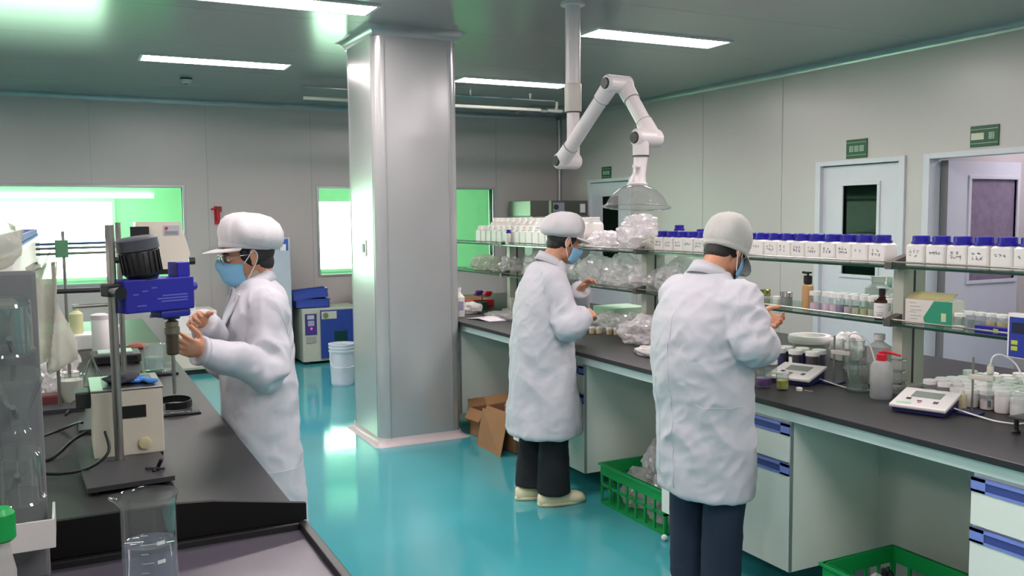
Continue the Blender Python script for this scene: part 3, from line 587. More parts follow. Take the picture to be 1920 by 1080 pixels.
# shelf rack: posts + glass
t = thing('shelf_rack', 'two-tier glass shelf rack standing along the right bench', 'shelf', (XM, 4.2, HB))
PM = M('post_grey_white', (176, 178, 166), .35, var=.03)
YS = (2.70, 4.62, 6.54)
for i, y in enumerate(YS):
    p = B().box(3.26-XM, 3.40-XM, y-4.2, y+.055-4.2, .004, .525, .003).out('post', PM, t); B().box(3.322-XM, 3.334-XM, y-.0015-4.2, y-4.2, .02, .52).out('groove', DGR, p); B().prism([(3.22-XM, y-.012-4.2), (3.44-XM, y-.012-4.2), (3.44-XM, y+.07-4.2), (3.22-XM, y+.07-4.2)], 0, .012, 'z').out('foot', PM, p)
for z, nm in ((.535, 'upper_shelf'), (.286, 'lower_shelf')):
    for (a, c) in ((.95, 2.70), (2.75, 4.62), (4.67, 6.56), (6.6, 7.9)):
        g = B().box(3.193-XM, 3.60-XM, a-4.2, c-4.2, z-.003, z+.007).out(nm, SHELFG, t)
        B().box(3.188-XM, 3.193-XM, a-4.2, c-4.2, z-.003, z+.007).out('shelf_edge', SHEDGE, g); B().tube([(3.196-XM, a-4.2, z+.024), (3.196-XM, c-4.2, z+.024)], .004, 8).out('guard_rail', STEEL, g)
    for y in YS:
        br = B().prism([(3.185-XM, z-.008), (3.185-XM, z+.022), (3.21-XM, z+.03), (3.30-XM, z+.055), (3.40-XM, z+.055), (3.40-XM, z-.008)], y+.004-4.2, y+.040-4.2, 'y').out('bracket', M('bracket_grey', (96, 94, 90), .4, metal=.5), t)
ZU, ZL = HB+.543, HB+.294
# ---- upper shelf bottles
k = 0
FX = 3.215
sp = [(FX+.043, 2.615-.097*i+random.uniform(-.003, .003), ZU, 0) for i in range(8)]
pr = square_bottle('chemical_bottle', .092, .085, .130, BLUECAP); pr['label'] = ''
lab1 = ['square blue-capped white bottle, %s to the right of the right shelf post' % ORD[i] for i in range(8)]
sp2 = [(FX+.043, 2.815+.0955*i+random.uniform(-.003, .003), ZU, 0) for i in range(18)]
lab2 = ['square blue-capped white bottle, %s to the left of the right shelf post' % ORD[i] for i in range(18)]
allb = []
for i, (s_, l_) in enumerate(zip(sp+sp2, lab1+lab2)):
    o = pr if i == 0 else dup(pr, s_[:3], 0, l_, 'blue-capped bottles on the upper right shelf'); allb.append(o)
pr.location = sp[0][:3]; pr['label'] = lab1[0]; pr['group'] = 'blue-capped bottles on the upper right shelf'
for i, o in enumerate(allb): writing(o, 50+i, .085, .088, .094, M('faint_ink', (120, 116, 128), .7) if i % 3 == 0 else INK)
for i, (x, y, h) in enumerate(((3.36, 4.42, .165), (3.37, 4.22, .142))):
    o = square_bottle('chemical_bottle', .08, .08, h, BLUECAP, cr=.03, label=['taller blue-capped bottle behind the row, next to the plastic bags', 'blue-capped bottle behind the row, just left of the right person\'s cap'][i]); o.location = (x, y, ZU)
# far section: two rows of white capped bottles
spread(lambda: square_bottle('white_bottle', .098, .08, .15, HDPE, cr=.036), [(3.26, 5.50+.105*i, ZU, 0) for i in range(16)], ['white bottle with white cap in the front far row, %s from the middle person' % ORD[i] for i in range(16)], 'white-capped bottles in the far front row')
spread(lambda: square_bottle('white_bottle', .1, .09, .215, HDPE, cr=.038), [(3.40, 5.45+.108*i, ZU, 0) for i in range(16)], ['taller white bottle in the back far row, %s from the middle person' % ORD[i] for i in range(16)], 'tall white bottles in the far back row')
o = square_bottle('white_bottle', .045, .04, .12, BLUECAP, cr=.018, ch=.026, label='small slim bottle with dark blue cap before the far white bottles'); o.location = (3.232-.0, 6.28, ZU+.0); o.location.x = 3.2165; o.location = (3.2375-.04, 6.3, ZU)
o.location = (3.205, 6.44, ZU); o.location.x = 3.2
# bags on the upper shelf
def bag(label, loc, r, seed, mat=None, amp=.3, sub=4, smooth=False, rz=0, name='plastic_bag', group=None, cat='plastic bag', freq=2.2):
    o = crumple((0, 0, 0), r, seed, amp, sub, freq=freq).out(name, mat or BAG, smooth='all' if smooth else False); o.location = loc; o.rotation_euler = (0, 0, rz); return tag(o, label, cat, group)
WBAG = FILM('white_tissue_bag', (248, 242, 244), (.95, .95, .96), .2, body=.85, frn=1.5, bump=.4)
bag('white knotted plastic bag on the upper shelf behind the middle person\'s cap', (3.34, 5.22, ZU), (.10, .15, .075), 31, WBAG)
bag('bulging clear bag of white film under the transparent hood', (3.36, 4.85, ZU), (.13, .16, .11), 32, WBAG)
bag('clear bag topmost of the pile under the hood', (3.37, 4.84, ZU+.15), (.10, .14, .05), 33)
bag('yellowish clear bag beside the blue-capped bottles', (3.33, 4.63, ZU), (.08, .09, .06), 34, MILK)
# lower shelf, far: bags
LB = [(6.9, .16, .06, MILK, 'cream-coloured bag, second bag from the column on the lower shelf'), (7.25, .13, .07, MILK, 'cream bag next to the column on the lower shelf'), (6.62, .12, .085, WBAG, 'pale green-lit folded bag near the lower shelf post'),
      (6.2, .2, .095, BAG, 'large clear bag left of the middle person on the lower shelf'), (5.82, .17, .1, BAG, 'clear bag hidden behind the middle person\'s shoulder'),
      (5.35, .17, .1, BAG, 'clear bag right behind the middle person\'s hands'), (5.02, .16, .105, BAG, 'clear crinkled bag under the shelf bags of the hood'), (4.72, .15, .095, WBAG, 'whitish bag at the centre of the lower shelf'), (4.42, .15, .1, BAG, 'clear bag of white film left of the right person'), (4.15, .13, .085, WBAG, 'white bag at the right person\'s shoulder')]
for i, (y, ry, rz_, mt_, l_) in enumerate(LB): bag(l_, (3.36+.01*(i % 2), y, ZL), (.13, ry, rz_*1.22), 40+i, mt_, .26)
bag('folded clear bag hanging over the shelf edge near the post', (3.27, 4.9, ZL), (.07, .15, .055), 61)
# ---- lower shelf, right part: cosmetics and vials
GOLD = M('gold', (212, 170, 60), .18, metal=1)
def jar(name, r, h, body, lid, label='', lh=.016, cat='jar', lr=None, fill=None, fh=.6):
    t = thing(name, label, cat); lr = lr or r*1.06
    B().lathe([(.001, .001), (r*.92, .001), (r, .005), (r, h-lh-.004), (r*.9, h-lh), (r*.9, h-lh+.002)], 18).out('body', body, t, True)
    B().lathe([(lr, h-lh), (lr, h-.002), (lr-.002, h), (.001, h)], 18).out('lid', lid, t, True)
    if fill: B().lathe([(.001, .003), (r*.95, .004), (r*.95, (h-lh)*fh), (.001, (h-lh)*fh)], 16, cap=False).out('filling', fill, t, True)
    return t
def P3(px, py, Z): p = W(px, py, Z=Z); return (p.x, p.y, Z)
o = jar('cosmetic_bottle', .026, .075, WHITE, GOLD, 'small bottle with bright gold cap next to the right person\'s sleeve', .03, 'bottle'); o.location = (3.30, 3.86, ZL)
t = thing('dropper_bottle', 'small white bottle with tall pointed nozzle on the lower shelf', 'bottle', (3.31, 3.70, ZL)); B().lathe([(.022, 0), (.022, .045), (.009, .055)]).out('body', WHITE, t, True); B().lathe([(.009, .055), (.008, .075), (.008, .095), (.003, .1)]).out('nozzle', WHITE, t, True)
o = jar('cosmetic_bottle', .026, .08, CLEARP, M('green_gold', (170, 168, 96), .15, metal=1), 'clear bottle with faceted green-gold cap', .034, 'bottle', fill=M('olive_cream', (150, 152, 110), .5)); o.location = (3.30, 3.60, ZL)
o = jar('cosmetic_jar', .024, .05, M('frost_jar', (200, 206, 196), .3), WHITE, 'short white-lidded jar between gold-green bottle and silver jar'); o.location = (3.31, 3.52, ZL)
o = jar('cosmetic_jar', .03, .08, M('silver_grey_glass', (150, 156, 150), .2, metal=.3), CHROME, 'grey glass jar with shiny silver lid left of the pump bottle', .026); o.location = (3.29, 3.435, ZL)
t = thing('pump_bottle', 'orange lotion bottle with black pump on the lower shelf', 'bottle', (3.30, 3.30, ZL))
B().lathe([(.026, 0), (.028, .005), (.028, .118), (.02, .126)]).out('body', M('peach_lotion', (204, 160, 112), .3), t, True); B().lathe([(.013, .126), (.021, .132), (.021, .168), (.012, .17)]).out('collar', BLK, t, True); B().tube([(0, 0, .17), (0, 0, .182), (0, .035, .184)], .006, 8).out('pump_head', BLK, t); B().box(-.012, .012, -.015, .012, .18, .188, .002).out('pump_button', BLK, t)
VLQ = [M('vial_pale_%d' % i, c_, .3) for i, c_ in enumerate(((206, 190, 196), (150, 140, 176), (206, 204, 176), (196, 196, 160), (170, 168, 190), (206, 204, 196)))]
for i in range(3):
    o = jar('glass_vial', .026, .098, CLEARP, WHITE, '%s wide white-capped vial right of the pump bottle' % ORD[i], .022, 'vial', fill=M('pink_label', (226, 200, 214), .5), fh=.55); o.location = (3.285+.02*(i % 2), 3.235-.062*i, ZL)
for i in range(7):
    o = jar('glass_vial', .021, .098, GLASSF, WHITE, '%s slim white-capped vial in the row left of the brown bottle' % ORD[i], .022, 'vial', fill=VLQ[[1, 0, 2, 3, 2, 4, 5][i]], fh=.5); o.location = (3.28, 3.07-.047*i, ZL)
for i in range(5):
    o = jar('glass_vial', .021, .098, GLASSF, WHITE, '%s vial in the second row behind the slim vials' % ORD[i], .022, 'vial', fill=VLQ[i], fh=.5); o.location = (3.34, 3.10-.06*i, ZL)
t = thing('brown_bottle', 'dark brown bottle with black cap and white label', 'bottle', (3.262, 2.815, ZL)); B().lathe([(.03, 0), (.033, .004), (.033, .088), (.014, .104), (.013, .112)]).out('body', M('brown_plastic', (58, 22, 20), .15, coat=.5), t, True); B().lathe([(.0145, .112), (.0145, .138), (.012, .14)]).out('cap', BLK, t, True)
B().lathe([(.0335, .008), (.0335, .076)], 24, cap=False).out('label_sleeve', WHITE, t, True); b = B()
for z, L_ in ((.06, .4), (.034, .5), (.02, .3), (.026, .35)):
    for k in range(6): a = pi+.5-L_+k*L_/3; b.box(-.0003, .0003, -.0033, .0033, -.0006, .0006, m=Matrix.Rotation(a, 4, 'Z') @ Matrix.Translation((.034, 0, z)))
b.out('printed_lines', INK, t)
t = thing('milky_bottle', 'tall frosted white bottle behind the slim vials', 'bottle', (3.47, 3.02, ZL)); B().lathe([(.055, 0), (.058, .008), (.058, .12), (.03, .14), (.028, .15)]).out('body', FROST, t, True); B().cyl(0, 0, .15, .175, .034).out('cap', WHITE, t)
bag('clear plastic bag leaning over the vials towards the post', (3.47, 2.86, ZL), (.08, .1, .085), 71)
t = thing('glove_box', 'white and green carton with torn flap beside the shelf post', 'box', (3.315, 2.585, ZL), radians(8))
w_, d, h = .21, .10, .118
B().box(-d/2, d/2, -w_/2, w_/2, 0, h-.012, .002).out('carton', M('carton_white', (222, 216, 208), .6), t); B().prism([(-w_/2, .001), (w_*.06, .001), (w_*.10, .03), (-w_*.12, h-.014), (-w_/2, h-.014)], -d/2-.0012, -d/2-.0002, 'x').out('green_print', M('carton_green', (44, 150, 118), .5), t)
B().box(-d/2-.0022, -d/2-.0012, -w_*.38, -w_*.28, .02, .055, .0004).out('flower_print', M('carton_cream', (206, 214, 170), .6), t); b = B()
for k, (y, z, L_) in enumerate(((.085, .09, .03), (.08, .075, .045), (.08, .06, .05), (.085, .05, .03), (.08, .035, .05), (.078, .022, .03))): b.box(-d/2-.0014, -d/2-.0004, y-L_, y, z, z+.0014)
b.box(-d/2-.002, -d/2-.0012, -.05, -.02, .075, .079); b.out('printed_lines', M('carton_print', (110, 120, 112), .6), t)
B().slab([(-d/2, w_/2, h-.012), (-d/2, -w_*.45, h-.012), (d*.3, -w_*.4, h+.012), (d*.3, w_*.5, h+.018)], (0, 0, .0015)).out('flap', M('kraft_flap', (168, 152, 110), .8), t)
JL = ['white-lidded jar right of the green carton, %s in the back row' % ORD[i] for i in range(7)]
JB = [FROST, CLEARP, CLEARP, CLEARP, CLEARP, FROST, FROST]
for i in range(7): o = jar('sample_jar', .021, .066, JB[i], WHITE, JL[i], .014, fill=(M('amber_cream', (206, 180, 130), .4) if i in (3, 4) else None)); o.location = (3.36, 2.50-.0485*i, ZL)
o = jar('sample_jar', .021, .062, CLEARP, WHITE, 'single clear jar standing in front of the jar row by the green carton', .014); o.location = (3.29, 2.445, ZL)
t = thing('cream_tube', 'white cream tube with silver end lying before the jars', 'tube', (3.225, 2.395, ZL)); B().tube([(0, .03, .008), (0, 0, .010), (0, -.02, .010)], [.010, .011, .009], 10).out('body', WHITE, t, True); B().tube([(0, -.02, .010), (0, -.035, .010)], .007, 10).out('cap', CHROME, t, True)
o = bag('small crumpled white tissue among the jars on the lower shelf', (3.285, 2.17, ZL), (.02, .028, .03), 73, M('tissue', (224, 218, 216), .85, bump=.3), .2, 3, True, cat='tissue', name='tissue')
t = thing('blue_tray', 'blue printed carton lid lying in front of the jars', 'box', (3.235, 2.225, ZL)); B().box(-.018, .018, -.1, .1, 0, .030, .001).out('carton', BLUECAP, t); B().box(-.0186, -.018, -.0, .02, .006, .024).out('yellow_print', M('lime_print', (176, 200, 60), .5), t); b = B().box(-.0186, -.018, .03, .06, .010, .018).box(-.0186, -.018, .075, .09, .010, .018); b.out('pale_print', M('pale_blue_print', (150, 160, 220), .5), t)
t = thing('hanging_meter', 'white and blue meter with yellow-green keys hanging at the shelf edge', 'meter', (3.165, 2.108, 1.075))
B().box(-.014, .014, -.14, .035, 0, .17, .006).out('housing', WHITE, t); B().box(-.0155, -.014, -.14, .026, .006, .155, .0005).out('blue_panel', M('meter_blue', (40, 62, 160), .4), t); B().box(-.017, -.0155, -.13, .015, .095, .135).out('screen', M('meter_screen', (40, 46, 70), .2), t)
for z in (.03, .052): B().box(-.018, -.0155, -.01, .016, z, z+.016, .001).out('key', M('lime_key', (190, 206, 70), .4), t)
B().tube([(.01, -.03, .165), (.014, -.03, .2), (.026, -.03, .205)], .003, 6).out('hook', STEEL, t)
# ---- bench-top: pH meters
def ph(label, loc, rz, g):
    t = thing('ph_meter', label, 'ph meter', loc, rz)
    NV = M('navy_plastic', (24, 30, 90), .35)
    B().prism([(-.085, .004), (.085, .004), (.085, .052), (-.085, .018)], -.095, .095, 'y').out('base', NV, t)
    tilt = Matrix.Translation((0, 0, .038)) @ Matrix.Rotation(radians(-11.3), 4, 'Y')
    tp = B().box(-.098, .098, -.105, .105, 0, .014, .006, tilt).out('top_cover', M('meter_white', (214, 210, 208), .35), t)
    B().box(0, .062, -.055, .055, .014, .0152, .0, tilt).out('screen', M('lcd_grey', (134, 142, 134), .25), tp)
    for k, (x, y) in enumerate(((-.03, .055), (-.022, .055), (-.04, .01), (-.035, -.05), (-.048, -.05))): B().box(x, x+.006, y-.01, y+.008, .014, .0165, .001, tilt).out('button', BLK, tp)
    B().box(-.055, -.049, .0, .012, .014, .0165, .001, tilt).out('red_button', M('red_key', (220, 90, 80), .4), tp); B().box(-.078, -.06, .03, .085, .014, .0150, .0005, tilt).out('green_print', M('pale_green_print', (150, 200, 160), .5), tp)
    # electrode stand
    ex, ey = .06, -.15
    s_ = B().cyl(ex, ey, .0, .22, .0045, seg=10).out('stand_pole', STEEL, t, True); B().box(ex-.045, ex+.045, ey-.035, ey+.045, 0, .010, .004).out('stand_base', NV, s_)
    B().box(ex-.012, ex+.012, ey-.075, ey+.012, .135, .155, .004).out('holder', M('holder_cream', (206, 202, 190), .4), t)
    el = B().lathe([(.008, .03), (.009, .04), (.009, .185), (.011, .187), (.011, .2), (.004, .205)], 14, Matrix.Translation((ex, ey-.06, 0))).out('electrode', CLEARP, t, True); B().lathe([(.006, .035), (.006, .06)], 10, Matrix.Translation((ex, ey-.06, 0))).out('electrode_tip', DGR, el); B().lathe([(.007, .16), (.012, .165), (.012, .19), (.006, .2)], 14, Matrix.Translation((ex, ey-.06, 0))).out('electrode_cap', M('holder_cream'), el, True)
    B().tube([(ex, ey-.06, .2), (ex, ey-.07, .23), (ex+.01, ey-.10, .235), (ex+.02, ey-.15, .19), (ex-.01, ey-.2, .06), (ex-.06, ey-.2, .008), (ex-.1, ey-.13, .006), (ex-.06, ey-.04, .008), (ex-.02, .06*-1-.02, .02)], .0032, 8, smooth=6).out('cable', WHITE, t, True)
    t['group'] = 'benchtop pH meters'; return t
ph('pH meter with grey screen in front of the white jars on the right bench', (2.97, 2.345, HB), radians(20), 0)
o = ph('pH meter with grey screen beside the purple and yellow beakers', (2.99, 3.05, HB), radians(20), 1)
bk = beaker('glass_beaker', .035, .085, 'small beaker holding vivid purple liquid', M('purple_liquid', (110, 10, 140), .1, coat=.5), .5); bk.location = (2.765, 3.02, HB)
bk = beaker('glass_beaker', .028, .07, 'small beaker holding yellow liquid beside the purple one', M('yellow_liquid', (176, 166, 20), .1, coat=.5), .6); bk.location = (2.80, 2.94, HB)
bk = jar('glass_jar', .028, .1, CLEARP, WHITE, 'clear white-lidded jar behind the purple beaker', .02, fill=M('olive_liquid', (130, 140, 60), .2), fh=.4); bk.location = (2.90, 3.12, HB)
bk = jar('glass_jar', .028, .1, CLEARP, WHITE, 'white-lidded clear jar behind the yellow beaker', .02); bk.location = (2.98, 3.30, HB)
t = thing('bottle_cap', 'loose white cap lying in front of the yellow beaker', 'cap', (2.845, 2.885, HB)); B().lathe([(.014, 0), (.014, .012), (.011, .014), (.001, .014)]).out('cap', WHITE, t, True); B().tube([(.02, -.01, .002), (.03, -.05, .002)], .002, 6).out('nozzle', FROST, t)
DK = [M('dark_violet_liquid', (26, 14, 60), .15, coat=.4), M('deep_blue_liquid', (20, 14, 110), .15, coat=.4), M('black_liquid', (18, 14, 20), .15, coat=.4)]
random.seed(3); sp = []
for r_ in range(2):
    for i in range(5): sp.append((3.20+.075*r_+.03*i, 3.62-.085*i+.03*r_, HB))
for i, s_ in enumerate(sp):
    o = jar('dye_jar', .033, .085, CLEARP, WHITE, 'white-lidded jar of dark violet liquid, %s row, %s from the right person' % (('front', 'back')[i//5], ORD[i % 5]), .022, fill=DK[(i*2) % 3], fh=.95); o.location = s_; o['group'] = 'jars of dark dye'
    if i in (1, 3): B().box(-.0352, -.033, -.011, .011, .02, .05).out('label_plate', WHITE, o)
t = thing('tape_roll', 'large white paper roll ring behind the dye jars', 'roll', (3.62, 3.60, HB)); B().lathe([(.085, .07), (.11, .07), (.115, .09), (.11, .11), (.085, .11), (.085, .07)], 32, cap=False).out('ring', WHITE, t, True); B().lathe([(.06, 0), (.085, .005), (.09, .08)], 28).out('pot', M('holder_cream'), t, True)
bag('heap of white paper tissue behind the dye jars', (3.66, 3.38, HB), (.07, .09, .09), 81, M('tissue'), .25, 4, True, cat='tissue', name='tissue')
for i, (p, l_) in enumerate((((3.06, 2.76), 'clear glass beaker left of the red-capped wash bottle'), ((3.46, 3.15), 'clear tall glass jar behind the glass beaker, below the shelf'))):
    bk = beaker('glass_jar', .045 if i == 0 else .052, .125 if i == 0 else .15, l_, FILM('clear_liquid', (200, 210, 205), (.9, .94, .92), .02, body=.12) if i == 0 else None, .2); bk.location = (p[0], p[1], HB)
t = thing('wash_bottle', 'translucent squeeze bottle with red cap and spout', 'bottle', (3.02, 2.60, HB)); B().lathe([(.040, 0), (.044, .006), (.044, .13), (.036, .15), (.02, .16)], 24).out('body', FROST, t, True); B().lathe([(.039, .006), (.041, .01), (.041, .07), (.001, .07)], 20, cap=False).out('water', FILM('water'  , (0, 0, 0), (1, 1, 1)), t, True)
B().lathe([(.021, .158), (.021, .185), (.014, .19), (.013, .197)], 18).out('cap', RED, t, True); B().tube([(0, 0, .19), (.01, -.02, .196), (.03, -.07, .185)], [.009, .007, .004], 10, smooth=3).out('spout', RED, t, True)
t = thing('tall_bottle', 'pale frosted bottle behind the wash bottle', 'bottle', (3.28, 2.84, HB)); B().lathe([(.05, 0), (.052, .005), (.052, .17), (.02, .19), (.02, .2)], 24).out('body', FROST, t, True); B().cyl(0, 0, .2, .225, .025).out('cap', WHITE, t)
for i in range(3):
    o = jar('glass_jar', .032, .05, CLEARP, CHROME, 'clear dish between wash bottle and post, %s' % ('bottom of its stack', 'middle of its stack', 'top of its stack')[i], .008, cat='dish'); o.location = (3.17, 2.64, HB+.0505*i)
dev('socket_box', 'grey socket box on the right bench behind the wash bottle spout', 'box', (3.36, 2.95, HB+.0), .06, .1, .09, M('socket_grey', (112, 104, 108), .5))
# ---- white jar cluster
random.seed(12); C1 = []
for r_ in range(8):
    for i in range(9):
        x = 3.20+.058*r_+random.uniform(-.004, .004); y = 2.505-.064*i-.012*r_+random.uniform(-.004, .004)+.06*(r_ > 1)+.03*(r_ > 4)
        C1.append((x, y, r_, i))
ROWN = ['front', 'second', 'third', 'fourth', 'fifth', 'sixth', 'seventh', 'back']
pj = {}
WJ = M('white_jar', (226, 222, 222), .35)
for n, (x, y, r_, i) in enumerate(C1):
    if y < 1.6: continue
    if x < 3.36 and abs(y-2.72) < .1: continue
    kind = 'pink' if (r_, i) == (0, 2) else 'clear' if (r_, i) in ((0, 0), (0, 1), (1, 0), (0, 4), (2, 3)) else 'tall' if (r_+i) % 4 == 1 else 'white'
    if kind not in pj:
        pj[kind] = {'white': lambda: jar('sample_jar', .027, .070, WJ, WHITE, '', .018), 'tall': lambda: jar('sample_jar', .027, .088, WJ, WHITE, '', .018), 'clear': lambda: jar('sample_jar', .026, .078, CLEARP, WHITE, '', .018, fill=M('cream_fill', (220, 208, 204), .5), fh=.6), 'pink': lambda: jar('sample_jar', .027, .066, CLEARP, WHITE, '', .018, fill=M('pink_liquid', (206, 134, 124), .3), fh=.7)}[kind](); o = pj[kind]; o.location = (x, y, HB)
    else: o = dup(pj[kind], (x, y, HB))
    o['label'] = ('clear jar with pink liquid in the front row of the white jars' if kind == 'pink' else '%s jar, %s from the left in the %s jar row' % ({'white': 'short white', 'tall': 'taller white', 'clear': 'clear white-lidded'}[kind], ORD[i], ROWN[r_])); o['group'] = 'jars crowded on the right bench'
t = thing('bottle', 'small ivory bottle next to the pink jar', 'bottle', (3.135, 2.31, HB)); t.name = 'ivory_bottle'; B().lathe([(.016, 0), (.018, .004), (.018, .055), (.008, .06)]).out('body', M('ivory', (222, 208, 170), .4), t, True); B().cyl(0, 0, .06, .072, .009).out('cap', WHITE, t)
t = thing('balance_stand', 'dark balance with clear draught shield cut by the right edge', 'balance', (3.0, 1.86, HB)); B().box(-.07, .2, -.2, .12, .05, .058, .002).out('plate', DGR, t)
for x, y in ((-.05, .1), (.18, .1), (-.05, -.18), (.18, -.18)): B().lathe([(.014, 0), (.016, .004), (.008, .012), (.008, .05)], 14, Matrix.Translation((x, y, 0))).out('foot', BLK, t, True)
B().box(-.06, .19, -.19, .11, .058, .15, .004).out('shield', CLEARP, t)
dev('white_block', 'white plastic block under the dark balance plate at the right edge', 'block', (3.0, 1.80, HB), .12, .2, .03, WHITE)
bag('crumpled white film beneath the dark balance plate', (3.07, 1.93, HB), (.05, .022, .018), 90, WBAG, .2, 3)
# ---- far end of the right bench
t = thing('white_bottle', 'white pump-top bottle next to the steel column', 'bottle', (2.72, 6.35, HB)); B().lathe([(.045, 0), (.047, .006), (.047, .15), (.02, .18), (.016, .2)], 20).out('body', HDPE, t, True); B().cyl(0, 0, .2, .225, .02).out('cap', WHITE, t); B().box(-.02, .02, -.0475, -.0465, .05, .12).out('label_plate', M('lilac_label', (150, 150, 176), .5), t)
bag('white rag lying left on the far right bench', (2.90, 6.52, HB), (.08, .09, .055), 91, M('tissue'), .25, 4, True, cat='cloth', name='rag')
t = thing('paper_booklet', 'folded paper sheet near the front edge of the right bench', 'paper', (2.80, 6.03, HB), .2)
B().slab([(-.07, -.14, .002), (.07, -.16, .002), (.08, .0, .02), (-.06, .01, .012)], (0, 0, .003)).out('page', PAPER, t); B().slab([(-.06, .01, .012), (.08, 0, .02), (.07, .15, .004), (-.08, .13, .002)], (0, 0, .003)).out('page', PAPER, t)
o = bag('flat clear plastic sheet on the far right bench', (3.02, 6.05, HB), (.16, .26, .03), 92, BAG, .2, 4)
t = thing('artificial_flower', 'red and purple crinkled flower on the far right bench', 'flower', (3.10, 6.75, HB)); 
for nm, c_, dx, dy in (('red_bloom', RED, .03, -.05), ('purple_bloom', M('purple_petal', (92, 24, 130), .6), -.0, .06)):
    b = B(); random.seed(4)
    for k in range(14): a = k*2.4; e = .03*sqrt(k/14); b.ell((dx+e*cos(a), dy+e*sin(a), .13+.012*sin(k*2.)), (.016, .016, .01), Matrix.Rotation(a, 3, 'X'), 8, 6)
    b.out(nm, c_, t, 'all')
B().tube([(0, 0, 0), (.01, .0, .06), (.0, .0, .12)], .004, 6).out('stem', M('dark_green', (20, 70, 46), .6), t); B().lathe([(.05, 0), (.055, .06)]).out('pot', M('dark_green'), t, True)
dev('red_tray', 'long red tray behind the flowers on the far right bench', 'tray', (3.2, 7.15, HB), .2, .45, .06, RED)
dev('green_box', 'dark green box behind the white rag', 'box', (3.12, 7.0-.0, HB), .0001+.1, .1, .05, M('dark_green')).location = (3.0, 6.95, HB)
o = jar('cup_stack', .04, .17, FROST, M('straw_lid', (206, 196, 150), .5), 'stack of straw-coloured cups behind the clear sheet', .05, 'cup stack'); o.location = (3.33, 6.42, HB)
o = jar('paper_cup', .03, .12, M('holder_cream'), M('holder_cream'), 'pale cylinder beside the stacked cups', .01, 'cup'); o.location = (3.2, 6.36, HB)
dev('white_carton', 'low pale carton on the bench between the two right people', 'box', (3.62, 5.45, HB), .3, .28, .11, M('pale_green_carton', (176, 206, 180), .6), bev=.002)
for i, (x, y, rx_, ry, rz_, l_) in enumerate(((3.25, 5.05, .10, .15, .075, 'clear heap of film behind the beige sample jars'), (3.25, 4.75, .10, .12, .09, 'clear bag with black print lying behind the sample jars'), (3.12, 4.42, .13, .17, .10, 'large white-filled bag resting on the right bench'), (3.3, 4.3, .1, .15, .14, 'tall clear bag left of the right person\'s shoulder'))): bag(l_, (x, y, HB), (rx_, ry, rz_), 100+i, [BAG, BAG, WBAG, BAG][i])
bag('crumpled white towel on the bench edge left of the right person', (2.86, 4.0, HB), (.06, .13, .032), 110, M('tissue'), .25, 4, True, cat='cloth', name='towel')
for i in range(9):
    o = jar('sample_jar', .02, .045, M('beige_jar', (206, 188, 150), .35), WHITE, 'small beige jar, %s from the left, on the bench by the middle person' % ORD[i], .012); o.location = (2.93+.035*i, 5.16-.05*i+.02*(i % 2), HB); o['group'] = 'small beige sample jars'
# ================================================================== UNDER THE BENCH
def crate(label, x0, x1, y0, y1, h):
    t = thing('plastic_crate', label, 'crate', (x0, y0, 0)); L_, D_ = y1-y0, x1-x0; g = .012
    B().box(0, D_, 0, L_, 0.004, .012).out('floor_grid', GREEN, t)
    def side(nm, along, fixed, n):
        b = B(); 
        def q(a0, a1, z0, z1, th=.008):
            if along == 'y': b.box(fixed-th/2, fixed+th/2, a0, a1, z0, z1)
            else: b.box(a0, a1, fixed-th/2, fixed+th/2, z0, z1)
        ln = L_ if along == 'y' else D_
        q(0, ln, h-.065, h, .012); q(0, ln, 0, .014, .012); q(0, ln, h*.44, h*.44+.012, .010)
        for k in range(n+1): a = k*(ln-.012)/n; q(a, a+.012, .014, h-.045, .010)
        b.out(nm, GREEN, t)
    side('side_panel', 'y', 0, 7); side('side_panel', 'y', D_, 7); side('end_panel', 'x', 0, 5); side('end_panel', 'x', L_, 5)
    B().box(-.014, D_+.014, -.014, 0.0, h-.012, h).box(-.014, D_+.014, L_, L_+.014, h-.012, h).box(-.014, 0, 0, L_, h-.012, h).box(D_, D_+.014, 0, L_, h-.012, h).out('rim', M('crate_rim_green', (20, 160, 84), .35), t)
    return t
crate('green plastic crate of film on the floor between the two right people', 2.66, 3.06, 3.60, 4.20, .23)
for i, (x, y, r_, l_) in enumerate(((2.86, 4.02, (.15, .14, .13), 'clear bag filling the left half of the green crate'), (2.86, 3.78, (.15, .14, .15), 'clear bag filling the right half of the green crate'), (2.87, 3.92, (.10, .10, .12), 'pointed clear bag topmost in the green crate'))): bag(l_, (x, y, .014 if i < 2 else .19), r_, 120+i)
crate('green plastic crate at the bottom edge under the near right bench', 2.63, 3.02, 1.96, 2.52, .245)
bag('clear crumpled bag in the near green crate', (2.74, 2.36, .014), (.08, .1, .12), 130); bag('second clear bag in the near green crate', (2.8, 2.2, .014), (.12, .12, .10), 131)
bag('dark bag in the near green crate', (2.82, 2.40, .014), (.05, .05, .13), 132, M('black_film', (16, 18, 22), .3))
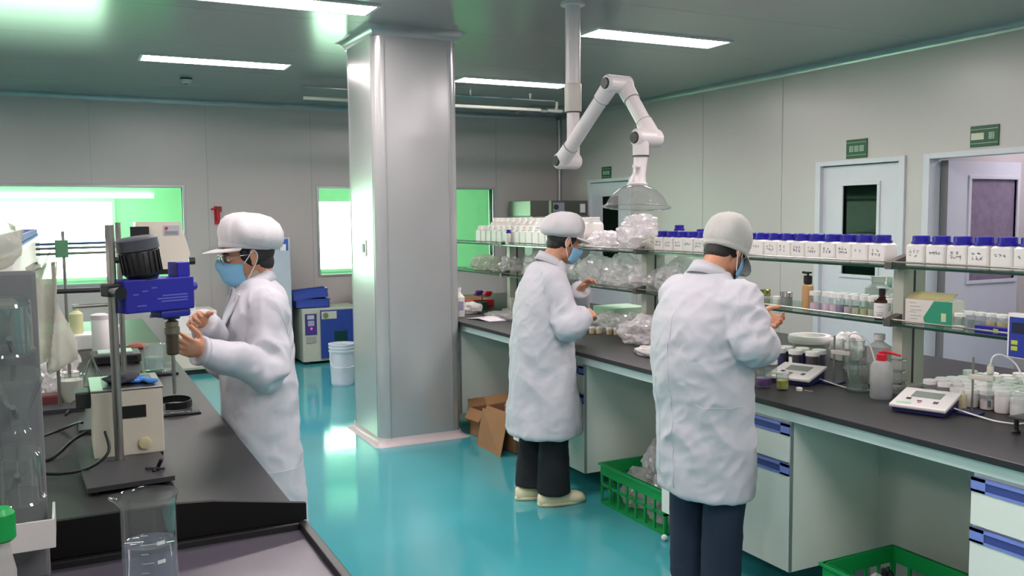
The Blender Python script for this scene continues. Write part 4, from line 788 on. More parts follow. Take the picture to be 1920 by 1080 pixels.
def carton_open(label, c_, size, rz, tilt, seed):
    t = thing('cardboard_box', label, 'box', c_, rz); t.rotation_euler = (tilt[0], tilt[1], rz); sx_, sy_, sz_ = size; th = .004
    for (q) in ((-sx_/2, -sx_/2+th, -sy_/2, sy_/2), (sx_/2-th, sx_/2, -sy_/2, sy_/2), (-sx_/2, sx_/2, -sy_/2, -sy_/2+th), (-sx_/2, sx_/2, sy_/2-th, sy_/2)): B().box(*q, 0, sz_).out('side_panel', CARD, t)
    B().box(-sx_/2, sx_/2, -sy_/2, sy_/2, 0, th).out('bottom_panel', CARD, t)
    B().slab([(-sx_/2, -sy_/2, sz_), (-sx_/2, sy_/2, sz_), (-sx_/2-.05, sy_/2-.01, sz_-.07), (-sx_/2-.05, -sy_/2+.01, sz_-.07)], (0, 0, th)).out('flap', CARD, t)
    B().slab([(-sx_/2, sy_/2, sz_), (sx_/2, sy_/2, sz_), (sx_/2-.01, sy_/2+.05, sz_+.05), (-sx_/2+.01, sy_/2+.05, sz_+.05)], (0, 0, th)).out('flap', CARD, t)
    return t
carton_open('open cardboard box next to the column under the bench', (2.80, 5.93, 0), (.26, .22, .20), .1, (0, 0), 1)
carton_open('larger torn cardboard box under the bench behind the middle person', (2.83, 5.53, .012), (.30, .38, .27), .08, (0, -.05), 2)
o = B().slab([(0, -.19, .0), (0, .19, .0), (.03, .15, .27), (.06, -.19, .27)], (-.004, 0, 0)).out('cardboard_sheet', CARD); o.location = (2.575, 5.52, .0); tag(o, 'torn cardboard sheet leaning on the larger box', 'cardboard')
bag('clear plastic film spilling from the larger cardboard box', (2.85, 5.5, .16), (.12, .16, .14), 140); 
o = B().slab([(0, -.15, .0), (.0, .15, .0), (.1, .06, .15), (.1, -.14, .15)], (-.004, 0, 0)).out('cardboard_sheet', CARD); o.location = (2.80, 5.42, .30); tag(o, 'upright cardboard flap above the larger box', 'cardboard')
dev('olive_box', 'olive brown box under the far cabinet beside the larger cardboard box', 'box', (2.86, 5.12, 0), .3, .34, .125, M('olive_card', (96, 90, 56), .8), bev=.002)
t = thing('castor_ball', 'small white ball on the floor by the right person', 'ball', (2.615, 3.545, 0)); B().ell((0, 0, .016), (.016, .016, .016)).out('ball', WHITE, t, 'all')
# ================================================================== BACK OF THE ROOM
t = thing('drying_oven', 'blue and cream laboratory drying oven on the floor at the back', 'oven', (2.645, 10.02, 0))
OB = M('oven_blue', (38, 62, 140), .4, var=.03); B().box(-.33, .33, -.24, .24, .03, .62, .006).out('body', M('oven_cream', (176, 182, 168), .45), t)
dr = B().box(-.13, .325, -.262, -.24, .06, .60, .006).out('door', OB, t); B().box(.02, .17, -.266, -.262, .235, .36, .003).out('door_window', M('oven_window', (26, 60, 62), .15), dr); B().box(-.12, .05, -.268, -.262, .50, .585, .002).out('vent_plate', M('vent_cream', (186, 190, 170), .4), dr)
B().lathe([(.03, 0), (.03, .008), (.01, .012)], 18, Matrix.Translation((-.075, -.268, .542)) @ Matrix.Rotation(pi/2, 4, 'X')).out('dial', M('dial_olive', (108, 120, 92), .5), dr)
cp = B().box(-.30, -.17, -.248, -.24, .33, .565, .002).out('control_panel', M('panel_violet', (62, 50, 116), .4), t); B().box(-.275, -.2, -.251, -.248, .505, .55).out('display', M('display_pale', (170, 180, 190), .3), cp)
B().box(-.27, -.2, -.251, -.248, .43, .49).out('dial_plate', M('plate_grey', (150, 156, 170), .4), cp); B().lathe([(.012, 0), (.010, .004)], 12, Matrix.Translation((-.232, -.248, .40)) @ Matrix.Rotation(pi/2, 4, 'X')).out('indicator_lamp', M('magenta_led', (255, 40, 180), .3, emit=2), cp)
B().box(-.29, -.18, -.246, -.24, .24, .31).out('switch_panel', M('switch_panel', (150, 150, 146), .4), t)
for x in (-.28, .28):
    for y in (-.2, .2): B().box(x-.025, x+.025, y-.025, y+.025, 0, .03).out('foot', BLK, t)
for i, (z, rz_, tl, l_) in enumerate(((.622, .0, 0, 'lower blue plastic tray on top of the drying oven'), (.725, -.12, -.09, 'upper blue plastic tray stacked askew on the oven'))):
    t = thing('plastic_tray', l_, 'tray', (2.46, 10.02, z), rz_); t.rotation_euler = (0, tl, rz_); TB = M('tray_blue', (48, 72, 158), .4)
    L1, L2 = .19, .15; B().box(-L1, L1, -L2, L2, 0, .006).out('bottom', TB, t)
    for q in ((-L1, L1, -L2, -L2+.006), (-L1, L1, L2-.006, L2), (-L1, -L1+.006, -L2, L2), (L1-.006, L1, -L2, L2)): B().box(*q, 0, .095).out('side_panel', TB, t)
    B().box(-L1-.008, L1+.008, -L2-.008, -L2, .085, .097).box(-L1-.008, L1+.008, L2, L2+.008, .085, .097).out('rim', TB, t)
t = thing('bucket', 'white plastic bucket on the floor beside the column', 'bucket', (2.37, 8.42, 0)); B().lathe([(.10, 0), (.103, .005), (.118, .33), (.128, .332), (.128, .345), (.118, .347), (.119, .365), (.129, .367), (.129, .38), (.12, .382), (.121, .395), (.13, .397), (.13, .41), (.124, .41), (.108, .02), (.001, .015)], 32, cap=False).out('body', M('bucket_white', (216, 220, 232), .35), t, True)
B().tube([(-.125, -.02, .33), (-.135, -.06, .25), (-.11, -.11, .2), (-.02, -.14, .19), (.08, -.12, .2), (.13, -.04, .25), (.125, -.02, .33)], .003, 6, smooth=4).out('handle', WHITE, t, True)
t = thing('fridge', 'tall grey-white fridge with blue badge behind the left person', 'fridge', (1.93, 10.16, 0)); FW = M('fridge_white', (178, 190, 200), .35)
B().box(-.29, .29, -.28, .3, .02, 1.42, .01).out('body', FW, t); d = B().box(-.29, .29, -.33, -.285, .04, 1.41, .01).out('door', FW, t); B().box(.17, .265, -.333, -.33, 1.27, 1.395, .0).out('badge', M('badge_blue', (44, 92, 176), .4), d); B().box(.175, .24, -.335, -.333, 1.27, 1.34).out('label_plate', WHITE, d); B().box(-.26, -.235, -.36, -.33, .7, 1.1, .006).out('handle', ALU, d)
t = thing('floor_cabinet', 'low white cabinet on the floor behind the left bench', 'cabinet', (1.22, 10.05, 0)); B().box(-.25, .22, -.3, .3, .05, .42, .006).out('body', M('cabinet_cream', (206, 212, 190), .45), t); B().box(-.24, .21, -.31, -.3, .07, .41, .003).out('door', CREAM, t); B().box(-.24, .21, -.28, .28, 0, .05).out('plinth', BLK, t)
t = thing('analyzer', 'white analyzer with blue front square on the low cabinet', 'device', (1.20, 10.05, .42)); B().box(-.22, .22, -.25, .25, 0, .24, .012).out('body', WHITE, t); B().box(-.06, .07, -.254, -.25, .07, .19).out('blue_panel', M('panel_blue', (44, 62, 160), .4), t)
for x in (-.08, .02): B().lathe([(.02, .24), (.02, .275), (.012, .28), (.012, .30), (.022, .302), (.022, .312)], 14, Matrix.Translation((x, 0, 0))).out('port', WHITE, t, True)
B().box(-.03, .1, -.16, -.04, .24, .245).out('lid', WHITE, t)
t = thing('wall_hydrant_fitting', 'red valve fitting on the back wall above the left person\'s cap', 'valve', (1.56, 10.46, 1.60)); B().tube([(0, 0, 0), (.0, 0, .12)], .022, 12).out('body', RED, t, True); B().tube([(-.07, -.01, .13), (.03, -.01, .14)], .009, 8).out('lever', RED, t); B().box(-.01, .045, -.02, .02, .1, .16, .004).out('head', M('dark_red', (130, 20, 28), .4), t); B().box(-.03, .03, .02, .04, -.04, .16).out('bracket', RED, t)
t = thing('steel_urn', 'grey steel urn half hidden behind the column', 'urn', (3.18, 10.1, 0)); B().lathe([(.16, 0), (.18, .02), (.18, .7), (.15, .76), (.05, .78)], 24).out('body', M('urn_grey', (128, 132, 128), .35, metal=.6), t, True); B().lathe([(.19, .68), (.19, .70)], 24).out('band', STEEL, t)
o = jar('dark_flask', .05, .22, M('brownish_glass', (96, 84, 62), .2), M('dark_green'), 'brownish flask with dark stopper on top of the steel urn', .05, 'flask'); o.location = (3.16, 10.1, .78)
t = thing('steel_oven', 'grey steel oven with round gauge on a stand in the back corner', 'oven', (5.55, 10.05, 1.62)); B().box(-.40, .42, -.3, .3, 0, .19, .006).out('body', M('dull_steel', (104, 106, 96), .4, metal=.5), t); B().box(-.14, -.11, -.306, -.3, 0, .19).out('door_strip', M('strip_pale', (176, 208, 176), .35), t)
B().box(-.08, .08, -.305, -.3, .05, .165).out('gauge_plate', M('plate_grey'), t); B().lathe([(.035, 0), (.035, .008)], 18, Matrix.Translation((-.04, -.305, .11)) @ Matrix.Rotation(pi/2, 4, 'X')).out('gauge', DGR, t)
B().box(.31, .38, -.31, -.3, .04, .15, .002).out('switch_panel', WHITE, t)
t = thing('cabinet', 'grey cabinet carrying the steel oven in the back corner', 'cabinet', (5.55, 10.05, 0)); t.name = 'storage_cabinet'; B().box(-.4, .42, -.35, .35, .04, 1.62, .006).out('body', M('grey_cabinet', (126, 130, 126), .5), t); B().box(-.39, .0, -.36, -.35, .06, 1.6).out('door', M('grey_cabinet'), t); B().box(.01, .41, -.36, -.35, .06, 1.6).out('door', M('grey_cabinet'), t); B().box(-.38, .4, -.3, .3, 0, .04).out('plinth', BLK, t)
# ================================================================== FUME ARM
AW = M('arm_white', (222, 214, 214), .38, var=.02); t = thing('extraction_arm', 'white jointed fume extraction arm hanging from the ceiling with clear hood', 'extraction arm', (2.87, 4.855, CZ))
Oc = V((2.87, 4.855, CZ)); J1 = V((2.822, 4.844, 1.959))-Oc; J2 = V((2.879, 4.370, 2.369))-Oc; J3 = V((2.909, 4.122, 2.044))-Oc
B().lathe([(.075, -.02), (.075, 0)], 24).out('ceiling_flange', AW, t); B().lathe([(.046, -.58), (.046, -.02)], 24).out('ceiling_pipe', AW, t, True); B().lathe([(.05, -.665), (.053, -.66), (.053, -.50), (.05, -.495)], 24).out('sleeve', M('arm_ivory', (206, 200, 190), .4), t, True); B().lathe([(.048, -.672), (.048, -.665)], 24).out('sleeve_ring', DGR, t)
B().lathe([(.04, -.97), (.04, -.66)], 24).out('lower_pipe', AW, t, True)
ax = V((.9905, .12, 0)).normalized()
def joint(c_, nm, l=.10):
    j = B().tube([c_-ax*l, c_-ax*(l-.012), c_+ax*(l-.012), c_+ax*l], [.04, .05, .05, .04], 24).out(nm, AW, t, True)
    for s_ in (-1, 1): B().tube([c_+ax*s_*(l-.001), c_+ax*s_*(l+.01)], [.034, .03], 20).out('knob', DGR, j, True)
    return j
joint(J1, 'lower_joint', .085); joint(J2, 'elbow_joint', .09); joint(J3, 'hood_joint', .09)
def arm(p0, p1, nm, r=.042):
    d = (p1-p0).normalized(); a = B().tube([p0-d*.02, p0+d*.12, p0+d*.121, p1-d*.121, p1-d*.12, p1+d*.02], [r*1.18, r*1.12, r, r, r*1.12, r*1.18], 24).out(nm, AW, t, True)
    for s_ in (p0+d*.12, p1-d*.12): B().tube([s_-d*.002, s_+d*.002], r*1.15, 24).out('seam_ring', M('arm_seam', (150, 148, 148), .4), a)
arm(J1-ax*.045, J2-ax*.045, 'lower_arm'); arm(J2+ax*.045, J3+ax*.045, 'upper_arm')
B().tube([J2+ax*.10+V((0, .0, -.06)), (J2+J3)/2+ax*.095+V((0, .03, -.04)), J3+ax*.08+V((0, .04, .08))], .004, 6).out('gas_spring', CHROME, t)
S = J3-ax*.045; HZ = 1.785-CZ
B().tube([S+V((0, 0, .0)), S+V((0, 0, -.10)), S+V((.0, 0, -.101)), V((S.x-.01, S.y, HZ+.06)), V((S.x-.02, S.y, HZ+.03)), V((S.x-.022, S.y, HZ))], [.046, .044, .038, .036, .046, .052], 24).out('hood_stem', AW, t, True)
B().lathe([(.047, -.002), (.047, .004)], 20, Matrix.Translation(S+V((0, 0, -.10)))).out('stem_ring', DGR, t); B().tube([V((S.x-.03, S.y-.03, HZ+.10)), V((S.x-.075, S.y-.045, HZ+.10))], [.008, .013], 10).out('damper_knob', AW, t, True)
tl = Matrix.Translation((S.x-.022, S.y, HZ)) @ Matrix.Rotation(radians(4), 4, 'Y') @ Matrix.Rotation(radians(-3), 4, 'X')
B().lathe([(.045, 0), (.07, -.008), (.11, -.03), (.145, -.062), (.165, -.098), (.172, -.112), (.188, -.118), (.190, -.122), (.186, -.125), (.170, -.118)], 44, tl, cap=False).out('hood_dome', FILM('hood_plastic', (206, 204, 204), (.9, .9, .9), .04, body=.2, frn=1.55), t, 'all')
B().lathe([(.056, -.002), (.058, .006), (.05, .012)], 24, tl).out('hood_collar', AW, t, True)
# ================================================================== PEOPLE

def evalmesh(bm, mods):
    me = bpy.data.meshes.new('tmp'); bm.to_mesh(me); o = bpy.data.objects.new('tmp', me); COL.objects.link(o)
    for kind, kw in mods:
        md = o.modifiers.new('m', kind)
        for k_, v_ in kw.items(): setattr(md, k_, v_)
    dg = bpy.context.evaluated_depsgraph_get(); dg.update()
    r = bpy.data.meshes.new_from_object(o.evaluated_get(dg)); bpy.data.objects.remove(o); return r
def skinned(b, voxel, name, mat, parent=None, smooth=6, fn=None):
    bmesh.ops.recalc_face_normals(b.bm, faces=b.bm.faces)
    me = evalmesh(b.bm, [('REMESH', dict(mode='VOXEL', voxel_size=voxel)), ('SMOOTH', dict(factor=.5, iterations=smooth))])
    if fn:
        ns = [v.normal.copy() for v in me.vertices]
        for v, n in zip(me.vertices, ns): v.co = v.co+n*fn(v.co, n)
    me.name = name; me.materials.clear(); me.materials.append(mat); me.polygons.foreach_set('use_smooth', [True]*len(me.polygons))
    o = bpy.data.objects.new(name, me); COL.objects.link(o); o.parent = parent; return o
def hand(b, wr, d, n, sd, curl=(.5, .6, .7, .8), thumb=.3, s=1.0):
    "palm, four jointed fingers of unequal length and a thumb leaving the palm's side; n = the way the fingers curl, sd = towards the thumb"
    d = V(d).normalized(); n = V(n); n = (n-d*n.dot(d)).normalized(); c = d.cross(n); sd = c if c.dot(V(sd)) > 0 else -c
    R = Matrix((d, sd, n)).transposed()
    b.ell(wr+d*.045*s, (.050*s, .039*s, .0155*s), R); b.ell(wr+d*.022*s+sd*.012*s, (.036*s, .026*s, .019*s), R); b.tube([wr-d*.03, wr, wr+d*.03*s], [.029, .025*s, .026*s], 12)
    for i, L_ in enumerate((.066, .074, .069, .054)):
        p = wr+(d*(.078-.004*abs(i-1.2))+sd*(.028-.0188*i)+n*.0)*s; a = 0; pts = [p-d*.02*s, p]; f = V(d)+sd*(.06-.05*i)
        for k_, (fr, bd) in enumerate(((.45, .55), (.30, .9), (.25, .7))):
            a += curl[i]*bd; pts.append(pts[-1]+(f.normalized()*cos(a)+n*sin(a))*L_*fr*s)
        b.tube(pts, [.0090*s, .0092*s, .0084*s, .0076*s, .0062*s], 10); b.ell(pts[-1], (.0062*s,)*3, None, 8, 6)
    p = wr+(d*.028+sd*.030+n*.004)*s; t1 = (d*.62+sd*.72+n*thumb).normalized(); t2 = (d*.85+sd*.25+n*(thumb+.35)).normalized()
    b.tube([p-t1*.015*s, p+t1*.034*s, p+t1*.034*s+t2*.026*s, p+t1*.036*s+t2*.044*s], [.0135*s, .0115*s, .0098*s, .007*s], 10)
def ring(z, cx, cy, rx, ry, n=28, e=2.3): return [V((cx+rx*math.copysign(abs(cos(2*pi*j/n))**(2/e), cos(2*pi*j/n)), cy+ry*math.copysign(abs(sin(2*pi*j/n))**(2/e), sin(2*pi*j/n)), z)) for j in range(n)]
def wrinkle(seed, amp=.006, joints=()):
    s = V((seed*3.7, seed*1.3, seed*9.1))
    def f(p, n):
        a = noise.noise(V((p.x*4, p.y*4, p.z*2.4))+s)*1.0; r_ = 1-abs(noise.noise(V((p.x*6+p.z*2.5, p.y*6-p.z*2, p.z*5))+s*2))*2.2; q_ = 1-abs(noise.noise(V((p.x*13-p.z*5, p.y*13+p.z*6, p.z*12))+s))*2.4
        k = 1.0
        for c_, w_ in joints: k += w_*math.exp(-((p-c_).length/.10)**2)
        return amp*(a*.9+max(r_, -.6)*1.15+max(q_, -.6)*.45*k)*min(k, 2.4)
    return f
def person(label, loc, ang, P, grp=None):
    loc = V((loc[0], loc[1], 0)); Ri = Matrix.Rotation(-ang, 3, 'Z'); L3 = lambda p: Ri @ (V(p)-loc)
    hc = L3(P['head']); HM = Matrix.Translation(hc) @ Matrix.Rotation(radians(P['pitch']), 4, 'Y'); H3 = lambda *p: HM @ V(p); HR = HM.to_3x3()
    nb = V((P['neck'][0], 0, P['neck'][1])); sh = [V((P['shx'], s_*P.get('shw', .165), P['shz'])) for s_ in (-1, 1)]
    A = {}
    for k_, s_, i in (('R', -1, 0), ('L', 1, 1)): e_, w_ = P['elbow'+k_], P['wrist'+k_]; A[k_] = (sh[i], L3(e_), L3(w_))
    hips = V((P['hipx'], 0, .86)); legs = [(V((P['hipx'], s_*.085, .84)), V((P['kneex'][i], s_*.095, .46)), V((P['footx'][i], P['footy'][i], .09))) for i, s_ in enumerate((-1, 1))]
    b = B()
    # head and neck
    def E_(c_, r_, rot=None): b.ell(H3(*c_), r_, (HR if rot is None else HR @ rot), 20, 14)
    E_((-.012, 0, .035), (.094, .074, .083)); E_((.030, 0, -.03), (.060, .056, .085)); E_((.058, 0, -.092), (.028, .032, .022)); E_((.005, 0, -.07), (.065, .052, .04)); E_((.072, 0, .026), (.022, .048, .011))
    b.tube([H3(.083, 0, .012), H3(.098, 0, -.018), H3(.102, 0, -.028)], [.007, .010, .012], 12); E_((.094, .011, -.032), (.008, .007, .006)); E_((.094, -.011, -.032), (.008, .007, .006)); E_((.088, 0, -.058), (.010, .022, .005)); E_((.086, 0, -.067), (.010, .019, .005))
    for s_ in (-1, 1): E_((.075-.0, s_*.028, .002), (.012, .016, .007)); E_((-.008, s_*.077, -.005), (.017, .006, .031), Matrix.Rotation(s_*.35, 3, 'Z')); E_((-.002, s_*.079, -.03), (.009, .006, .010)); E_((.055, s_*.036, -.03), (.026, .02, .022))
    b.tube([H3(-.022, 0, -.03), H3(-.03, 0, -.09), nb+V((0, 0, .01)), nb-V((.01, 0, .06))], [.056, .053, .058, .08], 16, smooth=3)
    tb = P['tors']; b.loft([ring(z, cx, 0, rx*.80, ry*.80) for z, cx, rx, ry in tb if z > .75])
    for k_ in 'RL':
        s0, e0, w0 = A[k_]; b.tube([s0, (s0+e0)/2, e0, (e0*.6+w0*.4), w0], [.046, .038, .030, .029, .025], 14, smooth=2)
        h_ = P['hand'+k_]; hd_ = Ri @ (V(h_['to'])-V(P['wrist'+k_])); hand(b, w0, hd_, Ri @ V(h_['n']), Ri @ V(h_['side']), h_.get('curl', (.5, .6, .7, .8)), h_.get('thumb', .3), P.get('hs', 1))
    for h0, k0, f0 in legs: b.tube([h0, (h0+k0)/2, k0, (k0+f0)/2, f0], [.078, .068, .050, .046, .034], 14); b.ell(f0+V((.05, 0, -.055)), (.11, .038, .028))
    body = skinned(b, .0042, 'person', SKIN, smooth=3); body.location = loc; body.rotation_euler = (0, 0, ang); tag(body, label, 'person')
    # eyes, brows, hair
    for s_ in (-1, 1):
        ey = B().ell(H3(.0765, s_*.029, .002), (.0112,)*3, None, 16, 12).out('eye', M('eye_white', (226, 222, 216), .2), body, 'all'); B().ell(H3(.0862, s_*.029, .001), (.0024, .0055, .0055), HR, 12, 8).out('iris', M('dark_iris', (30, 20, 16), .15), ey, 'all')
        B().tube([H3(.089, s_*.014, .020), H3(.088, s_*.032, .025), H3(.076, s_*.047, .020)], [.002, .003, .0015], 6, smooth=3).out('eyebrow', HAIR, body, 'all')
        B().tube([H3(.0855, s_*.018, .0065), H3(.0885, s_*.030, .009), H3(.080, s_*.041, .0055)], .0012, 6, smooth=3).out('eyelid_line', HAIR, body, 'all')
    hb = B(); hb.ell(H3(-.022, 0, .022), (.088, .0785, .088), HR, 24, 16); hb.ell(H3(-.045, 0, -.035), (.052, .060, .050), HR)
    for s_ in (-1, 1): hb.ell(H3(.022, s_*.069, .018), (.016, .008, .028), HR)
    hb.out('hair', HAIR, body, 'all')
    # mask
    mb = B(); g1, g2 = [], []
    for i in range(13):
        v_ = i/12; rw, rw2 = [], []
        for j in range(17):
            u_ = -1+j/8; ph_ = u_*1.28; nose_ = .026*math.exp(-(u_/.28)**2)*(1-v_*.75); ed = 1-.18*abs(u_)**3
            R0 = .069+.024*sin(pi*min(1, v_*.9+.12)); x = .012+R0*cos(ph_)*1.0+nose_+.004*math.sin(v_*pi*3)*(1-abs(u_)); y = .069*sin(ph_); z = -.012-(.092*(v_-.5))*ed-.05+.020*math.exp(-(u_/.25)**2)*(1-v_)
            rw.append(H3(x, y, z)); rw2.append(H3(x+.0025*cos(ph_), y+.0025*sin(ph_), z))
        g1.append(rw+rw2[::-1])
    mb.loft(g1); mk_ = mb.out('face_mask', MASKM, body, 'all')
    for s_ in (-1, 1): B().tube([H3(.032, s_*.068, -.026), H3(.012, s_*.078, -.004), H3(-.010, s_*.084, .020), H3(-.022, s_*.083, .0), H3(-.012, s_*.080, -.03), H3(.03, s_*.068, -.088)], .0022, 6, smooth=4).out('ear_loop', WHITE, mk_, 'all')
    if P.get('glasses'):
        gl = B(); 
        for s_ in (-1, 1): gl.tube([H3(.103+.0*cos(a), s_*.030+.023*cos(a), .0+.018*sin(a)) for a in [2*pi*k/20 for k in range(21)]], .0013, 6); gl.tube([H3(.102, s_*.052, .008), H3(.06, s_*.076, .008), H3(-.012, s_*.084, .006)], .0014, 6)
        gl.tube([H3(.103, -.008, .004), H3(.106, 0, .007), H3(.103, .008, .004)], .0013, 6); g_ = gl.out('glasses', CHROME, body, 'all')
        for s_ in (-1, 1): B().lathe([(.001, 0), (.021, 0), (.021, .001), (.001, .001)], 20, HM @ Matrix.Translation((.1025, s_*.030, 0)) @ Matrix.Rotation(pi/2, 4, 'Y') @ Matrix.Diagonal((.8, 1.05, 1, 1))).out('lens', GLASSF, g_, 'all')
    # cap
    cp = P['cap']; cb = B()
    pf = [(.004, .112), (.042, .104), (.066, .088), (.083, .064), (.092, .036), (.095, .006), (.094, -.018), (.092, -.034), (.091, -.048), (.091, -.062), (.086, -.064)]
    pb = [(.004, .110), (.050, .106), (.092, .088), (.124, .056), (.142, .018), (.147, -.022), (.138, -.054), (.120, -.070), (.102, -.070), (.096, -.074), (.090, -.074)]
    CM = HM @ Matrix.Translation(cp['c']) @ Matrix.Rotation(radians(cp.get('rot', -8)), 4, 'Y'); rings = []; ns_ = 72
    for i in range(len(pf)):
        rg = []; t_ = i/(len(pf)-1); mid = sin(pi*min(1, t_*1.2)) if t_ < .83 else 0
        for j in range(ns_):
            a = 2*pi*j/ns_; bk_ = ((1-cos(a))/2)**1.1*cp.get('bulge', 1.0)
            r_ = pf[i][0]*(1-bk_)+pb[i][0]*bk_; z = pf[i][1]*(1-bk_)+pb[i][1]*bk_
            pl = cp.get('pleat', 1.0)*(.35+.65*t_)
            fold = pl*(.0030*abs(sin(7*a+2.2*sin(2*a)+t_*2.6))*mid*2-.003*mid)+.011*noise.noise(V((cos(a)*2.2, sin(a)*2.2, t_*2.5+cp['seed'])))*mid+.0022*sin(26*a)*(1 if .5 < t_ < .8 else 0)
            rg.append(CM @ V(((r_+fold)*cos(a)*cp['sx'], (r_+fold)*sin(a)*cp['sy'], (z+fold*.5)*cp['sz'])))
        rings.append(rg)
    cb.loft(rings, cap=False); cap_ = cb.out('cap', cp['mat'], body, 'all')
    sb = B(); sb.loft([[q+(CM.to_3x3() @ V((cos(2*pi*j/ns_), sin(2*pi*j/ns_), 0)))*e_ for j, q in enumerate(r_)] for r_, e_ in ((rings[-4], .001), (rings[-3], .004), (rings[-2], .004), (rings[-1], .0))], cap=False); sb.out('cap_band', cp['mat'], cap_, 'all')
    bb = B(); rg = []
    for i in range(5):
        t_ = i/4; r0 = .088+cp.get('brim', .055)*t_; row = [CM @ V(((r0*1.0+.0)*cos(a)*cp['sx']*(1 if 1 else 1), (.088+.010*t_)*sin(a)*cp['sy']*1.04, -.056-cp.get('droop', .018)*t_*cos(a)-.010*t_*t_+.012*(1-cos(a)))) for a in [radians(-78+156*k/20) for k in range(21)]]
        rg.append(row)
    bb.loft([r_+[q+V((0, 0, -.003)) for q in r_[::-1]] for r_ in rg]); bb.out('cap_brim', cp['mat'], cap_, 'all')
    # coat
    ct = B(); ct.loft([ring(z, cx, 0, rx, ry, 32) for z, cx, rx, ry in tb])
    for k_ in 'RL':
        s0, e0, w0 = A[k_]; d1 = (w0-e0).normalized(); s_in = s0*V((1, .55, 1)) if 0 else V((s0.x, s0.y*.55, s0.z+.005))
        ct.tube([s_in, s0, (s0*.5+e0*.5), e0-(w0-s0).normalized()*.006, e0*.5+w0*.5, w0+d1*.012], P.get('slv', [.070, .082, .074, .070, .062, .052]), 18, smooth=4)
    js = [(A['R'][1], 1.6), (A['L'][1], 1.6), (sh[0], .5), (sh[1], .5)]
    coat = skinned(ct, .0085, 'lab_coat', COATM, body, 5, wrinkle(P['seed'], .0075, js))
    bv = BVHTree.FromPolygons([v.co for v in coat.data.vertices], [p.vertices[:] for p in coat.data.polygons])
    def seam(pts, nm='seam', r_=.0012, mt_=SEAM):
        q = []
        for i in range(len(pts)-1):
            for k__ in range(14): q.append(V(pts[i]).lerp(V(pts[i+1]), k__/14))
        q.append(V(pts[-1])); out = []
        for p in q:
            h_ = bv.find_nearest(p); out.append(h_[0]+h_[1]*r_*.4)
        B().tube(out, r_, 6).out(nm, mt_, coat, 'all')
    for sm in P.get('seams', []): seam(*sm) if isinstance(sm, tuple) else seam(sm)
    # hem and cuffs
    for k_ in 'RL':
        s0, e0, w0 = A[k_]; d1 = (w0-e0).normalized(); B().tube([w0-d1*.006, w0+d1*.010, w0+d1*.0125], [.052, .0535, .047], 20).out('cuff', COATM, coat, 'all')
    # collar
    cl = B(); rg = []; cn = nb+V((.004, 0, -.012)); tlt = P.get('ctilt', .35); op = P.get('copen', 26)
    for k_ in range(33):
        a = radians(op+(360-2*op)*k_/32); e = V((cos(a), sin(a)*1.0, 0)); fz = -tlt*.07*cos(a)-.018*max(0, cos(a))
        rg.append([cn+e*.074+V((0, 0, fz-.012)), cn+e*.070+V((0, 0, fz+.030)), cn+e*.074+V((0, 0, fz+.034)), cn+e*.101+V((0, 0, fz-.010-.012*max(0, cos(a)))), cn+e*.097+V((0, 0, fz-.014-.012*max(0, cos(a)))), cn+e*.080+V((0, 0, fz+.018))])
    cl.loft(rg); cl.out('collar', COATM, coat, 'all')
    if P.get('lapel'):
        for s_ in (-1, 1):
            q = [bv.ray_cast(V((.6, s_*y, z)), V((-1, 0, 0)))[0] or V((.12, s_*y, z)) for y, z in ((.035, nb.z-.03), (.085, nb.z-.045), (.075, nb.z-.16), (.012, nb.z-.22), (.010, nb.z-.12))]
            q = [V((min(p.x, .10+.22*(nb.z-.03-p.z)), p.y, p.z)) for p in q]
            B().loft([[p+V((.002, 0, 0)) for p in q], [p+V((.009, 0, 0)) for p in q]]).out('lapel', COATM, coat)
        B().tube([nb+V((.0, 0, -.03)), nb+V((.008, 0, .028)), nb+V((.012, 0, .034))], [.066, .062, .058], 20).out('sweater_neck', M('oat_knit', (184, 172, 156), .85, bump=.3, bscale=120), body, 'all')
    if P.get('pocket'):
        for (y, z, nx) in P['pocket']:
            h_ = bv.ray_cast(V((nx, y, z)), V((-math.copysign(1, nx), 0, 0)))
    # trousers and shoes
    tr = B()
    for h0, k0, f0 in legs: tr.tube([h0+V((0, 0, .06)), h0, (h0+k0)/2, k0, (k0+f0)/2, f0+V((.012, 0, -.02 if P.get('wide') else -.01))], P['trs'], 18, smooth=3)
    tw = skinned(tr, .0085, 'trousers', P['tmat'], body, 4, wrinkle(P['seed']+5, .004))
    for h0, k0, f0 in legs:
        sb = B(); fx_, fy_ = f0.x, f0.y
        sb.loft([[V((fx_+dx+0*cos(a), fy_+w_*sin(a), max(.0, zc+hh*cos(a)))) for a in [2*pi*j/20 for j in range(20)]] for dx, w_, hh, zc in ((-.085, .012, .02, .03), (-.078, .030, .036, .036), (-.03, .040, .046, .044), (.04, .043, .045, .043), (.10, .052, .038, .036), (.155, .052, .033, .031), (.185, .036, .025, .026), (.197, .012, .012, .022))])
        sho = sb.out('shoe', P['smat'], body, 'all'); B().loft([[V((fx_+.055+(.145+e_)*math.copysign(abs(cos(a))**.85, cos(a)), fy_+(.048+e_)*sin(a), z)) for a in [2*pi*j/28 for j in range(28)]] for z, e_ in ((.0, -.006), (.004, 0), (.018, .0), (.02, -.004))]).out('sole', P['smat'] if P.get('wide') else BLK, sho, 'all')
        if P.get('wide'):
            for k_ in range(3): B().ell((fx_+.10+.025*k_, fy_-.046+.006*k_, .045), (.007, .004, .005)).out('vent_hole', BLK, sho)
    return body
